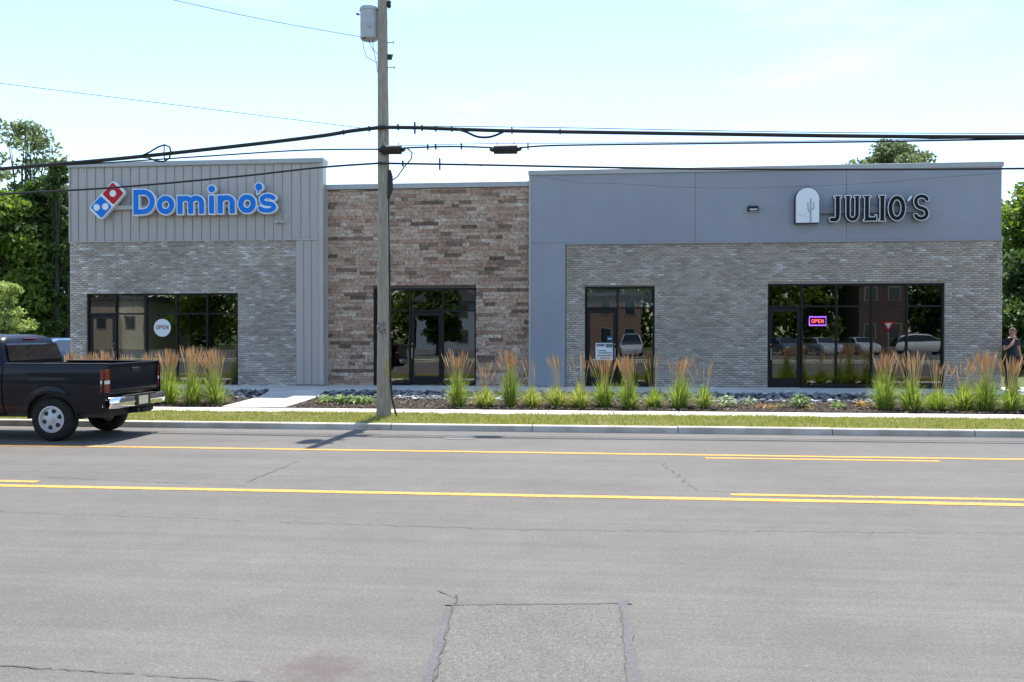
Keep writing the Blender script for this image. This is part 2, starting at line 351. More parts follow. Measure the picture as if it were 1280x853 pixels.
# the cut-out patch in the near lane, its sealed border and the cracks
pa = [gp(566, 757), gp(772, 757), gp(791, 870), gp(536, 870)]
pb = MB(); pb.quad(*[(x, y, .004) for x, y in (pa[3], pa[2], pa[1], pa[0])]); pb.build('road_patch', M['asphalt_patch'], road, fix=False)
def wob(p, q, n, amp):
    return [(p[0] + (q[0]-p[0])*i/n + random.uniform(-amp, amp), p[1] + (q[1]-p[1])*i/n + random.uniform(-amp, amp)) for i in range(n + 1)]
ribbon('sealed_joint', wob(gp(556, 758), gp(790, 756), 14, .006), .028, M['seal'], .0065, road, .4)
ribbon('sealed_joint', wob(gp(778, 752), gp(797, 875), 14, .008), .065, M['seal'], .007, road, .25)
ribbon('sealed_joint', wob(gp(560, 762), gp(528, 875), 12, .008), .06, M['seal'], .0072, road, .2)
ribbon('road_crack', wob(gp(571, 745), gp(537, 875), 30, .012), .012, M['crack'], .009, road, .8)
ribbon('road_crack', wob(gp(776, 758), gp(786, 875), 26, .007), .008, M['crack'], .009, road, .8)
ribbon('road_crack', wob(gp(-40, 832), gp(330, 856), 40, .010), .006, M['crack'], .005, road, .9)
ribbon('road_crack', wob(gp(310, 603), gp(372, 577), 20, .03), .010, M['crack'], .005, road, .8)
ribbon('road_crack', wob(gp(828, 580), gp(872, 614), 20, .05), .009, M['crack'], .005, road, .8)
ribbon('road_crack', wob(gp(40, 596.5), gp(305, 608), 40, .012), .009, M['crack'], .005, road, .9)
ribbon('road_crack', wob(gp(872, 614), gp(930, 616.5), 12, .012), .010, M['crack'], .005, road, .9)
ribbon('road_crack', wob(gp(546, 740), gp(572, 750), 8, .006), .007, M['crack'], .005, road, .8)
ribbon('road_crack', wob(gp(640, 663), gp(1290, 668), 90, .03), .0055, M['crack'], .005, road, .95)
ribbon('road_crack', wob(gp(-20, 640), gp(640, 663), 90, .03), .0045, M['crack'], .005, road, .95)
def darkpatch(p0, p1, name, mat, z):
    b = MB(); b.quad((p0[0], p0[1], z), (p1[0], p0[1], z), (p1[0], p1[1], z), (p0[0], p1[1], z)); return b.build(name, mat, road, fix=False)
darkpatch(gp(550, 547.5), gp(622, 543.0), 'road_patch', asphalt('asphalt_old_patch', (.10, .098, .093), agg=.6, red=False, streak=False), .004)
mh = gp(575, 547.6); b = MB(); b.lathe([(.30, 0), (.30, .006), (.27, .008), (.27, .006)], (mh[0], mh[1], .001), n=24); b.build('manhole_cover', noisy('cast_iron', (.12, .115, .11), (.17, .16, .15), 14, .6, .4), road)

# kerb: separate cast lengths with open joints
kerb = empty('kerb', (0, KERB, 0), kind='structure')
jx = [onY(488, KERB), onY(665, KERB), onY(848, KERB), onY(1220, KERB)]
xs = [jx[0] - 5.9, jx[0], jx[1], jx[2], (jx[2] + jx[3]) / 2 + .15, jx[3]]
while xs[0] > -40: xs.insert(0, xs[0] - random.uniform(2.6, 3.1))
while xs[-1] < 40: xs.append(xs[-1] + random.uniform(2.6, 3.1))
for a, c in zip(xs[:-1], xs[1:]):
    dz = random.uniform(-.004, .004); dy = random.uniform(-.006, .006)
    m = MB(); m.prism([(KERB + dy, -.05), (VERGE0, -.05), (VERGE0, .125 + dz), (KERB + .035 + dy, .125 + dz), (KERB + .016 + dy, .108 + dz)], a + .008, c - .008, 'x')
    m.build('kerb_stone', M['kerb'], kerb, bevel=.006)

# grass verge
vg = strip('verge', VERGE0 - .02, WALK0 + .02, noisy('verge_soil', (.10, .105, .035), (.20, .17, .085), 4, .95, .4, 30, dist=.03), lift=-.012)
def blades(n, x0, x1, y0, y1, hmin, hmax, wd):
    bx = np.random.uniform(x0, x1, n); by = np.random.uniform(y0, y1, n); bz = np.interp(by, [KERB, VERGE0, WALK0, BED0, 22.3, PAVE0, FACE, 400], [.12, .12, .09, .075, .09, .2, .29, .31]) - .012
    cl = np.array([mnoise.noise((x * .6, y * 1.3, 3.3)) for x, y in zip(bx, by)]); cl2 = np.array([mnoise.noise((x * 2.3, y * 2.9, 8.1)) for x, y in zip(bx, by)]); keep = cl2 + np.random.uniform(-.2, .2, n) > -.28; h = np.random.uniform(hmin, hmax, n) * (1 + .7 * cl) * np.where(keep, 1, .25)
    an = np.random.uniform(0, 2*np.pi, n); ln = np.random.normal(0, .5, (n, 2)) * h[:, None]
    V = np.zeros((n, 3, 3)); V[:, 0] = np.c_[bx - np.cos(an)*wd, by - np.sin(an)*wd, bz]; V[:, 1] = np.c_[bx + np.cos(an)*wd, by + np.sin(an)*wd, bz]; V[:, 2] = np.c_[bx + ln[:, 0], by + ln[:, 1], bz + h]
    return V.reshape(-1, 3), np.arange(3*n).reshape(-1, 3)
V, F = blades(95000, -17, 21, VERGE0 - .05, WALK0 + .04, .03, .085, .006)
o = link('verge_grass', np_mesh('verge_grass', V, F, M['grass'])); tag(o, 'mown green grass strip between the kerb and the pale footpath', 'grass', kind='stuff')

# footpath along the verge: slabs with joints
fpth = empty('footpath', (0, WALK0, 0), kind='structure')
sx = -40.0; shared = {}
while sx < 40:
    m = MB(); m.box(sx + .008, WALK0 + .006, -.05, sx + 1.492, BED0 - .004, 0)
    me = m.mesh('slab', M['concrete'], bevel=.006)
    for v in me.vertices:
        if v.co.z > -.02: v.co.z += gz(v.co.y)
    s = link('slab', me, fpth); sx += 1.5
strip('footpath_base', WALK0 - .02, BED0 + .02, M['soil'], lift=-.03)

# forecourt paving in front of the shops and the ramped walk down to the footpath
pv = empty('forecourt', (0, PAVE0, 0), kind='structure')
sx = -34.0
while sx < 34:
    m = MB(); m.box(sx + .006, PAVE0, -.05, sx + 2.394, FACE + .6, 0); me = m.mesh('slab', M['concrete'], bevel=.005)
    bm = bmesh.new(); bm.from_mesh(me); bm.free()
    for v in me.vertices:
        if v.co.z > -.02: v.co.z += gz(v.co.y)
    link('slab', me, pv); sx += 2.4
W0L, W0R, W1L, W1R = gp(277, 509, .08)[0], gp(358, 509, .08)[0], gp(316, 494, .17)[0], gp(390, 494, .17)[0]
def walkx(y):
    t = min(1, max(0, (y - BED0) / (PAVE0 - BED0))); return W0L + (W1L - W0L) * t, W0R + (W1R - W0R) * t ** 1.6
for (ya, yb) in ((BED0 + .004, 20.7), (20.72, 22.0), (22.02, PAVE0 - .006)):
    m = MB(); ys = np.linspace(ya, yb, 5); rows = []
    for y in ys:
        l_, r_ = walkx(y); rows.append([(l_ + (r_ - l_) * k / 6, y, gz(y) + .02) for k in range(7)])
    m.grid(rows); n0 = len(m.v)
    for side in (0, 6):
        for i in range(4):
            p, q = rows[i][side], rows[i+1][side]; m.quad(p, q, (q[0], q[1], q[2] - .1), (p[0], p[1], p[2] - .1))
    m.build('ramp_slab', M['concrete'], pv, fix=True)

# planting beds: dark soil, shredded mulch, a band of river stones
strip('planting_bed', BED0 - .01, PAVE0 + .01, M['soil'], lift=-.006, ny=16, nx=240)
def in_walk(x, y, m=.05):
    l_, r_ = walkx(y); return l_ - m < x < r_ + m
def bumpz(x, y): return .03 * mnoise.noise((x * .9, y * 1.1, .5))
n = 15000; V = []; F = []
for i in range(n):
    x = random.uniform(-19, 20.5); y = random.uniform(BED0 + .05, 22.3)
    if in_walk(x, y, .06): continue
    if y > 21.85 + .25 * mnoise.noise((x * .7, 0, 4)): continue
    z = gz(y) + abs(bumpz(x, y)) + random.uniform(0, .03); L = random.uniform(.02, .07); wd = random.uniform(.006, .018); a = random.uniform(0, 6.283); t = random.uniform(-.5, .5)
    ca, sa = math.cos(a), math.sin(a); k = len(V)
    V += [(x - ca*L - sa*wd, y - sa*L + ca*wd, z - t*L), (x - ca*L + sa*wd, y - sa*L - ca*wd, z - t*L), (x + ca*L + sa*wd, y + sa*L - ca*wd, z + t*L), (x + ca*L - sa*wd, y + sa*L + ca*wd, z + t*L), (x, y, z + .02)]
    F += [(k, k+1, k+4), (k+1, k+2, k+4), (k+2, k+3, k+4), (k+3, k, k+4)]
tag(link('mulch', np_mesh('mulch', V, F, M['chip'])), 'dark brown shredded bark mulch in the beds along the footpath', 'mulch', kind='stuff')
bm = bmesh.new(); bmesh.ops.create_icosphere(bm, subdivisions=1, radius=1); SV = np.array([v.co[:] for v in bm.verts]); SF = np.array([[v.index for v in f.verts] for f in bm.faces]); bm.free()
V = []; F = []; cnt = 0
for i in range(4200):
    x = random.uniform(-18.5, 20.5); y = random.uniform(21.6, PAVE0 - .03)
    if in_walk(x, y, .1): continue
    if y < 21.9 + .25 * mnoise.noise((x * .7, 0, 4)) and random.random() < .8: continue
    s = random.uniform(.035, .085); sc_ = np.array([s * random.uniform(.9, 1.7), s * random.uniform(.8, 1.2), s * random.uniform(.5, .8)]); a = random.uniform(0, 6.28)
    P = SV * sc_ * (1 + np.random.uniform(-.12, .12, (len(SV), 1))); ca, sa = math.cos(a), math.sin(a)
    P = np.c_[P[:, 0]*ca - P[:, 1]*sa, P[:, 0]*sa + P[:, 1]*ca, P[:, 2]] + np.array([x, y, gz(y) + random.uniform(.0, .05)])
    V.append(P); F.append(SF + cnt); cnt += len(SV)
tag(link('river_stones', np_mesh('river_stones', np.concatenate(V), np.concatenate(F), M['pebble'], True)), 'grey river stones in a band before the shop paving', 'stones', kind='stuff')

# ================================================================== the three shop fronts
ZF = .29                                     # threshold height
def wall_with_openings(b, x0, x1, z0, z1, yf, yb, ops):
    """solid wall with rectangular openings ops = [(xa, xb, za, zb)], cut in cells"""
    X = sorted({x0, x1, *[o[0] for o in ops], *[o[1] for o in ops]}); Z = sorted({z0, z1, *[o[2] for o in ops], *[o[3] for o in ops]})
    hole = lambda i, j: any(o[0] <= (X[i]+X[i+1])/2 <= o[1] and o[2] <= (Z[j]+Z[j+1])/2 <= o[3] for o in ops)
    for i in range(len(X)-1):
        for j in range(len(Z)-1):
            if hole(i, j): continue
            a, c, d, e = X[i], X[i+1], Z[j], Z[j+1]
            b.quad((a, yf, d), (c, yf, d), (c, yf, e), (a, yf, e)); b.quad((c, yb, d), (a, yb, d), (a, yb, e), (c, yb, e))
            for di, dj, q in ((-1, 0, ((a,yb,d),(a,yf,d),(a,yf,e),(a,yb,e))), (1, 0, ((c,yf,d),(c,yb,d),(c,yb,e),(c,yf,e))), (0, -1, ((a,yb,d),(c,yb,d),(c,yf,d),(a,yf,d))), (0, 1, ((a,yf,e),(c,yf,e),(c,yb,e),(a,yb,e)))):
                ii, jj = i + di, j + dj
                if not (0 <= ii < len(X)-1 and 0 <= jj < len(Z)-1) or hole(ii, jj): b.quad(*q)
    return b

def brickwork(parent, x0, x1, z0, z1, yf, ops, name='brick_facing', bw=.203, bh=.066, m=.009, mat='brick'):
    """running-bond bricks, each a box of its own, cut at the openings, over a mortar backing"""
    V = []; F = []; k = 0
    row = 0; z = z0
    while z < z1 - .02:
        zt = min(z + bh - m, z1); x = x0 - (0 if row % 2 == 0 else bw / 2)
        while x < x1:
            a, c = max(x, x0), min(x + bw - m, x1)
            segs = [(a, c)]
            for o in ops:
                if zt > o[2] - .003 and z < o[3]:
                    ns = []
                    for s, e in segs:
                        if e <= o[0] or s >= o[1]: ns.append((s, e)); continue
                        if s < o[0]: ns.append((s, o[0]))
                        if e > o[1]: ns.append((o[1], e))
                    segs = ns
            for s, e in segs:
                if e - s < .015: continue
                y = yf + random.uniform(-.003, .003)
                V += [(s, y, z), (e, y, z), (e, y, zt), (s, y, zt), (s, yf+.03, z), (e, yf+.03, z), (e, yf+.03, zt), (s, yf+.03, zt)]
                F += [(k, k+1, k+2, k+3), (k+3, k+2, k+6, k+7), (k+1, k, k+4, k+5), (k, k+3, k+7, k+4), (k+2, k+1, k+5, k+6)]; k += 8
            x += bw
        z += bh; row += 1
    o = link(name, np_mesh(name, V, F, M[mat]), parent); o['kind'] = 'stuff'; return o

def storefront(parent, xa, xb, za, zb, y, verts, transom, door, glass, hand=1):
    """black metal frame with panes; door = (x0, x1) bay that holds a glazed leaf; verts = mullion centres"""
    fw, fd = .055, .11
    win = empty('storefront_window', ((xa + xb) / 2, y, za)); win.parent = parent; win.matrix_parent_inverse = wm(parent).inverted()
    f = MB(); f.box(xa, y, za, xa + fw, y + fd, zb); f.box(xb - fw, y, za, xb, y + fd, zb); f.box(xa + fw, y, zb - fw, xb - fw, y + fd, zb)
    f.build('frame', M['black_metal'], win, bevel=.004)
    segs = [xa + fw]; 
    for v in verts: segs += [v - fw/2, v + fw/2]
    segs.append(xb - fw)
    for v in verts: m = MB(); m.box(v - fw/2, y + .002, za, v + fw/2, y + fd - .002, zb - fw); m.build('mullion', M['black_metal'], win, bevel=.004)
    for i in range(0, len(segs), 2):
        a, c = segs[i], segs[i+1]; isdoor = door and abs((a + c)/2 - (door[0] + door[1])/2) < .35
        m = MB(); th = .05 if not isdoor else .06
        m.box(a, y + .004, transom - th/2, c, y + fd - .004, transom + th/2); m.build('transom_bar', M['black_metal'], win, bevel=.003)
        p = MB(); p.box(a, y + .05, transom + th/2, c, y + .058, zb - fw); p.build('pane', glass, win)
        if isdoor:
            d = empty('door', (a, y, za)); d.parent = parent; d.matrix_parent_inverse = wm(parent).inverted()
            st = .105; zt = transom - th/2 - .012; zbot = za + .012
            l = MB(); l.box(a + .008, y + .03, zbot, a + st, y + .075, zt); l.box(c - st, y + .03, zbot, c - .008, y + .075, zt); l.box(a + st, y + .03, zt - .11, c - st, y + .075, zt); l.box(a + st, y + .03, zbot, c - st, y + .075, zbot + .27)
            l.build('door_frame', M['black_metal'], d, bevel=.003)
            p = MB(); p.box(a + st, y + .048, zbot + .27, c - st, y + .056, zt - .11); p.build('door_pane', glass, d)
            hx = c - st/2 if hand > 0 else a + st/2
            h = MB(); h.tube([(hx, y + .03, za + .82), (hx, y - .04, za + .84), (hx, y - .045, za + 1.15), (hx, y + .03, za + 1.17)], .013, 8); h.build('door_handle', M['steel'], d, smooth=True)
            h = MB(); h.lathe([(.02, 0), (.02, -.012)], (hx, y + .03, za + 1.28), 'y', 12); h.build('door_lock', M['steel'], d)
            t = MB(); t.box(a, y + .01, za - .005, c, y + fd, za + .01); t.build('threshold', M['steel'], d)
        else:
            m = MB(); m.box(a, y + .004, za, c, y + fd - .004, za + .09); m.build('bottom_rail', M['black_metal'], win, bevel=.003)
            p = MB(); p.box(a, y + .05, za + .09, c, y + .058, transom - th/2); p.build('pane', glass, win)
    return win

def shell(parent, x0, x1, yf, z1, depth, mat_side, ztop_in=3.35, zs=None):
    """side walls, back wall, flat roof, inner floor, ceiling and back partition"""
    m = MB(); t = .25; yb = yf + depth; z1 = zs or z1
    m.box(x0, yf + .32, -.1, x0 + t, yb, z1 - .25); m.box(x1 - t, yf + .32, -.1, x1, yb, z1 - .25); m.box(x0 + t, yb - t, -.1, x1 - t, yb, z1 - .25)
    m.build('side_wall', mat_side, parent)
    m = MB(); m.box(x0 + t, yf + .3, z1 - .75, x1 - t, yb - t, z1 - .6); m.build('roof', M['coping'], parent)
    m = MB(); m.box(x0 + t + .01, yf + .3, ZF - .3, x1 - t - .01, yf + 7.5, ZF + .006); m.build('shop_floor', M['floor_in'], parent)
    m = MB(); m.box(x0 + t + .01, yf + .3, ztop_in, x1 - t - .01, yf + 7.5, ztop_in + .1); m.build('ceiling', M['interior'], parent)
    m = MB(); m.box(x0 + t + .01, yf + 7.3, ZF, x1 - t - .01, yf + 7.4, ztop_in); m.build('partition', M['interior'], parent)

# ---- left shop: vertical metal siding over grey brick
YA = 24.82
AX0, AX1 = fx(88, YA), fx(404, YA); AXB = fx(370, YA)
AZT = fp(246, 201.5, YA)[1]; AZB = fp(235, 300.5, YA)[1]
A = empty('shop_building', ((AX0 + AX1) / 2, YA, ZF - .01), label='left shop with grey metal siding above pale grey brick', cat='building')
aw = (fx(108, YA), fx(297.5, YA), ZF - .02, fp(200, 367, YA)[1])
m = MB(); wall_with_openings(m, AX0, AX1, -.1, AZT - .12, YA + .03, YA + .3, [aw]); m.build('wall', M['mortar'], A, fix=False)
brickwork(A, AX0, AXB - .004, ZF - .06, AZB - .02, YA, [aw], mat='brick_a')
shell(A, AX0, AX1, YA, AZT, 16, M['siding'], zs=5.3)
def siding_panel_mesh(wd, h):
    m = MB(); m.box(0, -.012, 0, wd - .034, .0, h); m.box(wd - .034, -.04, 0, wd - .004, .0, h); return m.mesh('siding_panel', M['siding'], bevel=.003)
na = 28; pw = (AX1 - AX0 - .12) / na; me = siding_panel_mesh(pw, AZT - .15 - AZB)
for i in range(na):
    o = link('siding_panel', me, A); o.location = (AX0 + i * pw + .0, YA + .018 - random.uniform(0, .004), AZB)
nb = 3; pw2 = (AX1 - .12 - AXB) / nb; me = siding_panel_mesh(pw2, AZB - .05 - (ZF + .01))
for i in range(nb):
    o = link('siding_panel', me, A); o.location = (AXB + i * pw2, YA + .018, ZF + .01)
m = MB(); m.box(AXB - .002, YA - .028, AZB - .048, AX1 - .1, YA + .03, AZB - .004); m.build('flashing', M['siding_trim'], A)
m = MB(); m.box(AX0 - .03, YA - .035, AZB - .035, AXB - .004, YA + .03, AZB - .004); m.build('flashing', M['siding_trim'], A)
m = MB(); m.box(AX1 - .115, YA - .045, ZF - .0, AX1 + .012, YA + .3, AZT - .15); m.build('corner_trim', M['siding_trim'], A, bevel=.005)
m = MB(); m.box(AX0 - .012, YA - .04, AZB, AX0 + .03, YA + .35, AZT - .15); m.build('corner_trim', M['siding_trim'], A, bevel=.005)
m = MB(); m.box(AX0 - .05, YA - .075, AZT - .15, AX1 + .03, YA + .42, AZT); m.build('coping', M['coping'], A, bevel=.01)
tr = fp(125, 392.6, YA)[1]
storefront(A, *aw, YA + .06, [fx(143.5, YA), fx(181, YA), fx(219.5, YA), fx(257.5, YA)], tr, (aw[0] + .05, fx(143.5, YA)), M['glass'])
# flood light under the lettering
fl = empty('flood_light', (fx(352, YA), YA - .02, fp(352, 279, YA)[1]), label='small grey flood light on the metal siding below the blue lettering', cat='light')
xx, zz = fp(352, 279, YA); m = MB(); m.box(xx - .05, YA - .1, zz - .02, xx + .05, YA - .03, zz + .08); m.build('mount', M['steel'], fl, bevel=.005)
for s in (-1, 1): m = MB(); m.prism([(xx + s*.02, zz), (xx + s*.16, zz - .03), (xx + s*.17, zz + .03), (xx + s*.04, zz + .05)][::(1 if s < 0 else -1)], YA - .2, YA - .1); m.build('lamp_head', M['tank'], fl, bevel=.006)

# ---- middle entrance: brown stone veneer
YB = FACE
BX0, BX1 = AX1 + .014, fx(661.5, YB)
BZT = fp(532, 229.5, YB)[1]
B = empty('entrance_building', ((BX0 + BX1) / 2, YB, ZF - .01), label='middle shop section faced in brown ledge stone strips', cat='building')
bw_ = (fx(467, YB), fx(595, YB), ZF - .02, fp(531, 360.5, YB)[1])
m = MB(); wall_with_openings(m, BX0, BX1, -.1, BZT - .1, YB + .03, YB + .3, [bw_]); m.build('wall', M['joint'], B, fix=False)
shell(B, BX0, BX1, YB, BZT, 16, M['siding'])
pieces = []; z = ZF - .06; rh = .108
while z < BZT - .19:
    h = min(rh, BZT - .17 - z); x = BX0 - random.uniform(0, .3)
    while x < BX1:
        L = random.choice((.2, .28, .36, .45, .54, .64)) * random.uniform(.9, 1.1); a, c = max(x, BX0), min(x + L, BX1); segs = [(a, c)]
        if z + h - .004 > bw_[2] and z < bw_[3]:
            ns = []
            for s, e in segs:
                if e <= bw_[0] or s >= bw_[1]: ns.append((s, e)); continue
                if s < bw_[0]: ns.append((s, bw_[0]))
                if e > bw_[1]: ns.append((bw_[1], e))
            segs = ns
        for s, e in segs:
            if e - s > .03: pieces.append((s, e - .004, z, z + h - .004, random.uniform(-.016, .016)))
        x += L
    z += h
pieces.sort(key=lambda p: -(p[1] - p[0]))
um = MB(); um.box(0, -.5, 0, 1, .5, 1); um = um.mesh('stone_strip', M['stone'], bevel=.0)
bm = bmesh.new(); bm.from_mesh(um); bmesh.ops.subdivide_edges(bm, edges=[e for e in bm.edges if abs(e.verts[0].co.x - e.verts[1].co.x) > .5], cuts=3)
for v in bm.verts:
    if v.co.y < 0 and 0.1 < v.co.x < .9: v.co.y += random.uniform(-.12, .12)
bm.to_mesh(um); bm.free()
for s, e, z0, z1, d in pieces[:300]:
    o = link('stone_strip', um, B); o.location = (s, YB + .02 + d, z0); o.scale = (e - s, .05, z1 - z0)
rest = MB()
for s, e, z0, z1, d in pieces[300:]: rest.box(s, YB - .005 + d, z0, e, YB + .045 + d, z1)
o = rest.build('stone_facing', M['stone'], B); o['kind'] = 'stuff'
m = MB(); m.box(BX0 - .0, YB - .07, BZT - .16, BX1 - .004, YB + .42, BZT); m.build('coping', M['coping'], B, bevel=.01)
m = MB(); m.box(BX0 + .002, YB - .03, ZF - .01, BX0 + .05, YB + .03, BZT - .16); m.build('corner_trim', M['siding_trim'], B, bevel=.004)
storefront(B, *bw_, YB + .07, [fx(511.5, YB), fx(553, YB)], fp(531, 388.5, YB)[1], (fx(511.5, YB), fx(553, YB)), M['glass'], -1)

# ---- right shop: blue grey stucco over grey brick
YC = 25.02
CX0, CX1 = BX1, fx(1250, YC); CXB = fx(707, YC)
CZT = fp(956, 208.5, YC)[1]; CZB = fp(980, 301, YC)[1]
C = empty('restaurant_building', ((CX0 + CX1) / 2, YC, ZF - .01), label='right shop with blue grey stucco above grey brick', cat='building')
c1 = (fx(731, YC), fx(818.5, YC), ZF - .02, fp(775, 358, YC)[1]); c2 = (fx(959.5, YC), fx(1181, YC), ZF - .02, fp(1070, 354.5, YC)[1])
m = MB(); wall_with_openings(m, CXB, CX1 + .02, -.1, CZB - .03, YC + .03, YC + .3, [c1, c2]); m.build('wall', M['mortar'], C, fix=False)
brickwork(C, CXB + .004, CX1 + .05, ZF - .06, CZB - .035, YC, [c1, c2])
m = MB(); m.box(CX0 + .02, YC + .055, -.1, CXB - .004, YC + .3, CZB); m.box(CX0 + .02, YC + .03, CZB, CX1, YC + .3, CZT - .12); m.build('backing_wall', M['stucco'], C)
shell(C, CX0, CX1, YC, CZT, 18, M['stucco'])
px = [CX0 + .0, fx(868.5, YC), fx(1057, YC), CX1 + .012]
for a, c in zip(px[:-1], px[1:]):
    m = MB(); m.box(a + .004, YC - .035, CZB, c - .004, YC + .03, CZT - .15); m.build('stucco_panel', M['stucco'], C, bevel=.004)
m = MB(); m.box(CX0 + .004, YC - .035, ZF - .01, CXB - .006, YC + .05, CZB - .008); m.build('stucco_panel', M['stucco'], C, bevel=.004)
m = MB(); m.box(CXB - .004, YC - .05, CZB - .065, CX1 + .06, YC + .03, CZB - .002); m.build('drip_ledge', M['stucco'], C, bevel=.006)
m = MB(); m.box(CX0 - .02, YC - .075, CZT - .15, CX1 + .05, YC + .42, CZT); m.build('coping', M['coping'], C, bevel=.01)
m = MB(); m.box(CX0 - .003, YC - .052, ZF, CX0 + .05, YC - .036, CZT - .15); m.build('corner_trim', M['siding_trim'], C)
storefront(C, *c1, YC + .07, [fx(772, YC)], fp(775, 385, YC)[1], (c1[0] + .05, fx(772, YC)), M['glass2'])
storefront(C, *c2, YC + .07, [fx(1003, YC), fx(1046.6, YC), fx(1090.7, YC), fx(1135, YC)], fp(1070, 383, YC)[1], (c2[0] + .05, fx(1003, YC)), M['glass'], -1)
# pale blind hanging behind the two-pane window
bl = MB(); rows = [[], []]
for i in range(60):
    x = c1[0] + .08 + (c1[1] - c1[0] - .16) * i / 59; rows[0].append((x, YC + .19 + .012 * math.sin(i * 1.9), fp(775, 386, YC)[1])); rows[1].append((x, YC + .19 + .012 * math.sin(i * 1.9), c1[3] - .03))
bl.grid(rows); tag(bl.build('window_blind', plain('blind_cloth', (.78, .79, .77), .9), smooth=True, fix=False), 'short pale blind behind the top panes of the two-pane door window', 'blind')
# wall lamp
wx, wz = fp(940, 262, YC); wlm = empty('wall_lamp', (wx, YC - .036, wz), label='small dark box lamp high on the blue grey stucco wall', cat='lamp')
m = MB(); m.prism([(YC - .036, wz - .07), (YC - .036, wz + .09), (YC - .15, wz + .07), (YC - .19, wz - .07)], wx - .15, wx + .15, 'x'); m.build('housing', M['black_metal'], wlm, bevel=.008)
m = MB(); m.box(wx - .1, YC - .178, wz - .078, wx + .1, YC - .05, wz - .071); m.build('lens', M['white_lens'], wlm)
m = MB(); m.box(wx - .11, YC - .186, wz - .04, wx + .11, YC - .176, wz - .012); m.build('lens_front', M['white_lens'], wlm)

# ================================================================== lettering: outlines from stroke distances
def arc(cx, cy, rx, ry, a0, a1, n=18):
    return [(cx + rx * math.cos(R(a0 + (a1 - a0) * i / n)), cy + ry * math.sin(R(a0 + (a1 - a0) * i / n))) for i in range(n + 1)]
def sdf(shapes, hw, PX, PY):
    """distance to strokes: ('l', points) round-ended line of half width hw, ('b', x0, y0, x1, y1) filled box, ('c', x, y, r) disc"""
    D = np.full(PX.shape, 1e9)
    for s in shapes:
        if s[0] == 'l':
            k = s[2] if len(s) > 2 else hw
            for (ax, ay), (bx, by) in zip(s[1][:-1], s[1][1:]):
                dx, dy = bx - ax, by - ay; L = dx*dx + dy*dy + 1e-9
                t = np.clip(((PX - ax)*dx + (PY - ay)*dy) / L, 0, 1); D = np.minimum(D, np.hypot(PX - ax - t*dx, PY - ay - t*dy) - k)
        elif s[0] == 'b':
            cx, cy, hx, hy = (s[1]+s[3])/2, (s[2]+s[4])/2, abs(s[3]-s[1])/2, abs(s[4]-s[2])/2
            qx, qy = np.abs(PX - cx) - hx, np.abs(PY - cy) - hy
            D = np.minimum(D, np.hypot(np.maximum(qx, 0), np.maximum(qy, 0)) + np.minimum(np.maximum(qx, qy), 0))
        elif s[0] == 'c': D = np.minimum(D, np.hypot(PX - s[1], PY - s[2]) - s[3])
        elif s[0] == 'cut': D = np.maximum(D, s[1](PX, PY))
    return D
def contour_mesh(name, shapes, hw, level, bounds, res, to3, front, back, mat):
    """fill {sdf < level}: marching squares, front face at y=front, sides back to y=back; to3(x, y) -> (X, Z)"""
    x0, x1, y0, y1 = bounds; nx, ny = int((x1-x0)/res)+1, int((y1-y0)/res)+1
    gx = x0 + np.arange(nx)*res; gy = y0 + np.arange(ny)*res; PX, PY = np.meshgrid(gx, gy); D = sdf(shapes, hw, PX, PY) - level
    vid = {}; P = []; faces = []; bnd = []
    def key(k, x, y):
        if k not in vid: vid[k] = len(P); P.append((x, y))
        return vid[k]
    for j in range(ny-1):
        for i in range(nx-1):
            c = [(i, j), (i+1, j), (i+1, j+1), (i, j+1)]; d = [D[q[1], q[0]] for q in c]
            if min(d) >= 0: continue
            poly = []; cross = []
            for k in range(4):
                a, b = c[k], c[(k+1) % 4]; da, db = d[k], d[(k+1) % 4]
                if da < 0: poly.append(key(a, gx[a[0]], gy[a[1]]))
                if (da < 0) != (db < 0):
                    t = da / (da - db); kk = (min(a, b), max(a, b)); q = key(kk, gx[a[0]] + (gx[b[0]]-gx[a[0]])*t, gy[a[1]] + (gy[b[1]]-gy[a[1]])*t)
                    poly.append(q); cross.append((q, da < 0))
            if len(poly) > 2: faces.append(poly)
            for m in range(len(cross)):
                if cross[m][1]: bnd.append((cross[m][0], cross[(m+1) % len(cross)][0]))
    n = len(P); V = []; 
    for x, y in P: X, Z = to3(x, y); V.append((X, front, Z))
    for x, y in P: X, Z = to3(x, y); V.append((X, back, Z))
    F = [tuple(f) for f in faces] + [(a, b, b + n, a + n) for a, b in bnd]
    me = bpy.data.meshes.new(name); me.from_pydata(V, [], F); bm = bmesh.new(); bm.from_mesh(me)
    bmesh.ops.dissolve_limit(bm, angle_limit=R(1), verts=bm.verts, edges=bm.edges); bmesh.ops.recalc_face_normals(bm, faces=bm.faces)
    loose = [v for v in bm.verts if not v.link_faces]; bmesh.ops.delete(bm, geom=loose, context='VERTS'); bm.to_mesh(me); bm.free()
    me.materials.append(mat); return me

M['sign_white'] = plain('sign_white', (.72, .76, .80), .35)
M['sign_blue'] = plain('sign_blue', (.006, .175, .66), .4, spec=.2)
M['sign_red'] = plain('sign_red', (.46, .012, .03), .4, spec=.2)
M['sign_black'] = plain('sign_black', (.010, .012, .012), .6, spec=.15)
M['sign_return'] = plain('sign_return', (.07, .08, .095), .5, spec=.2)

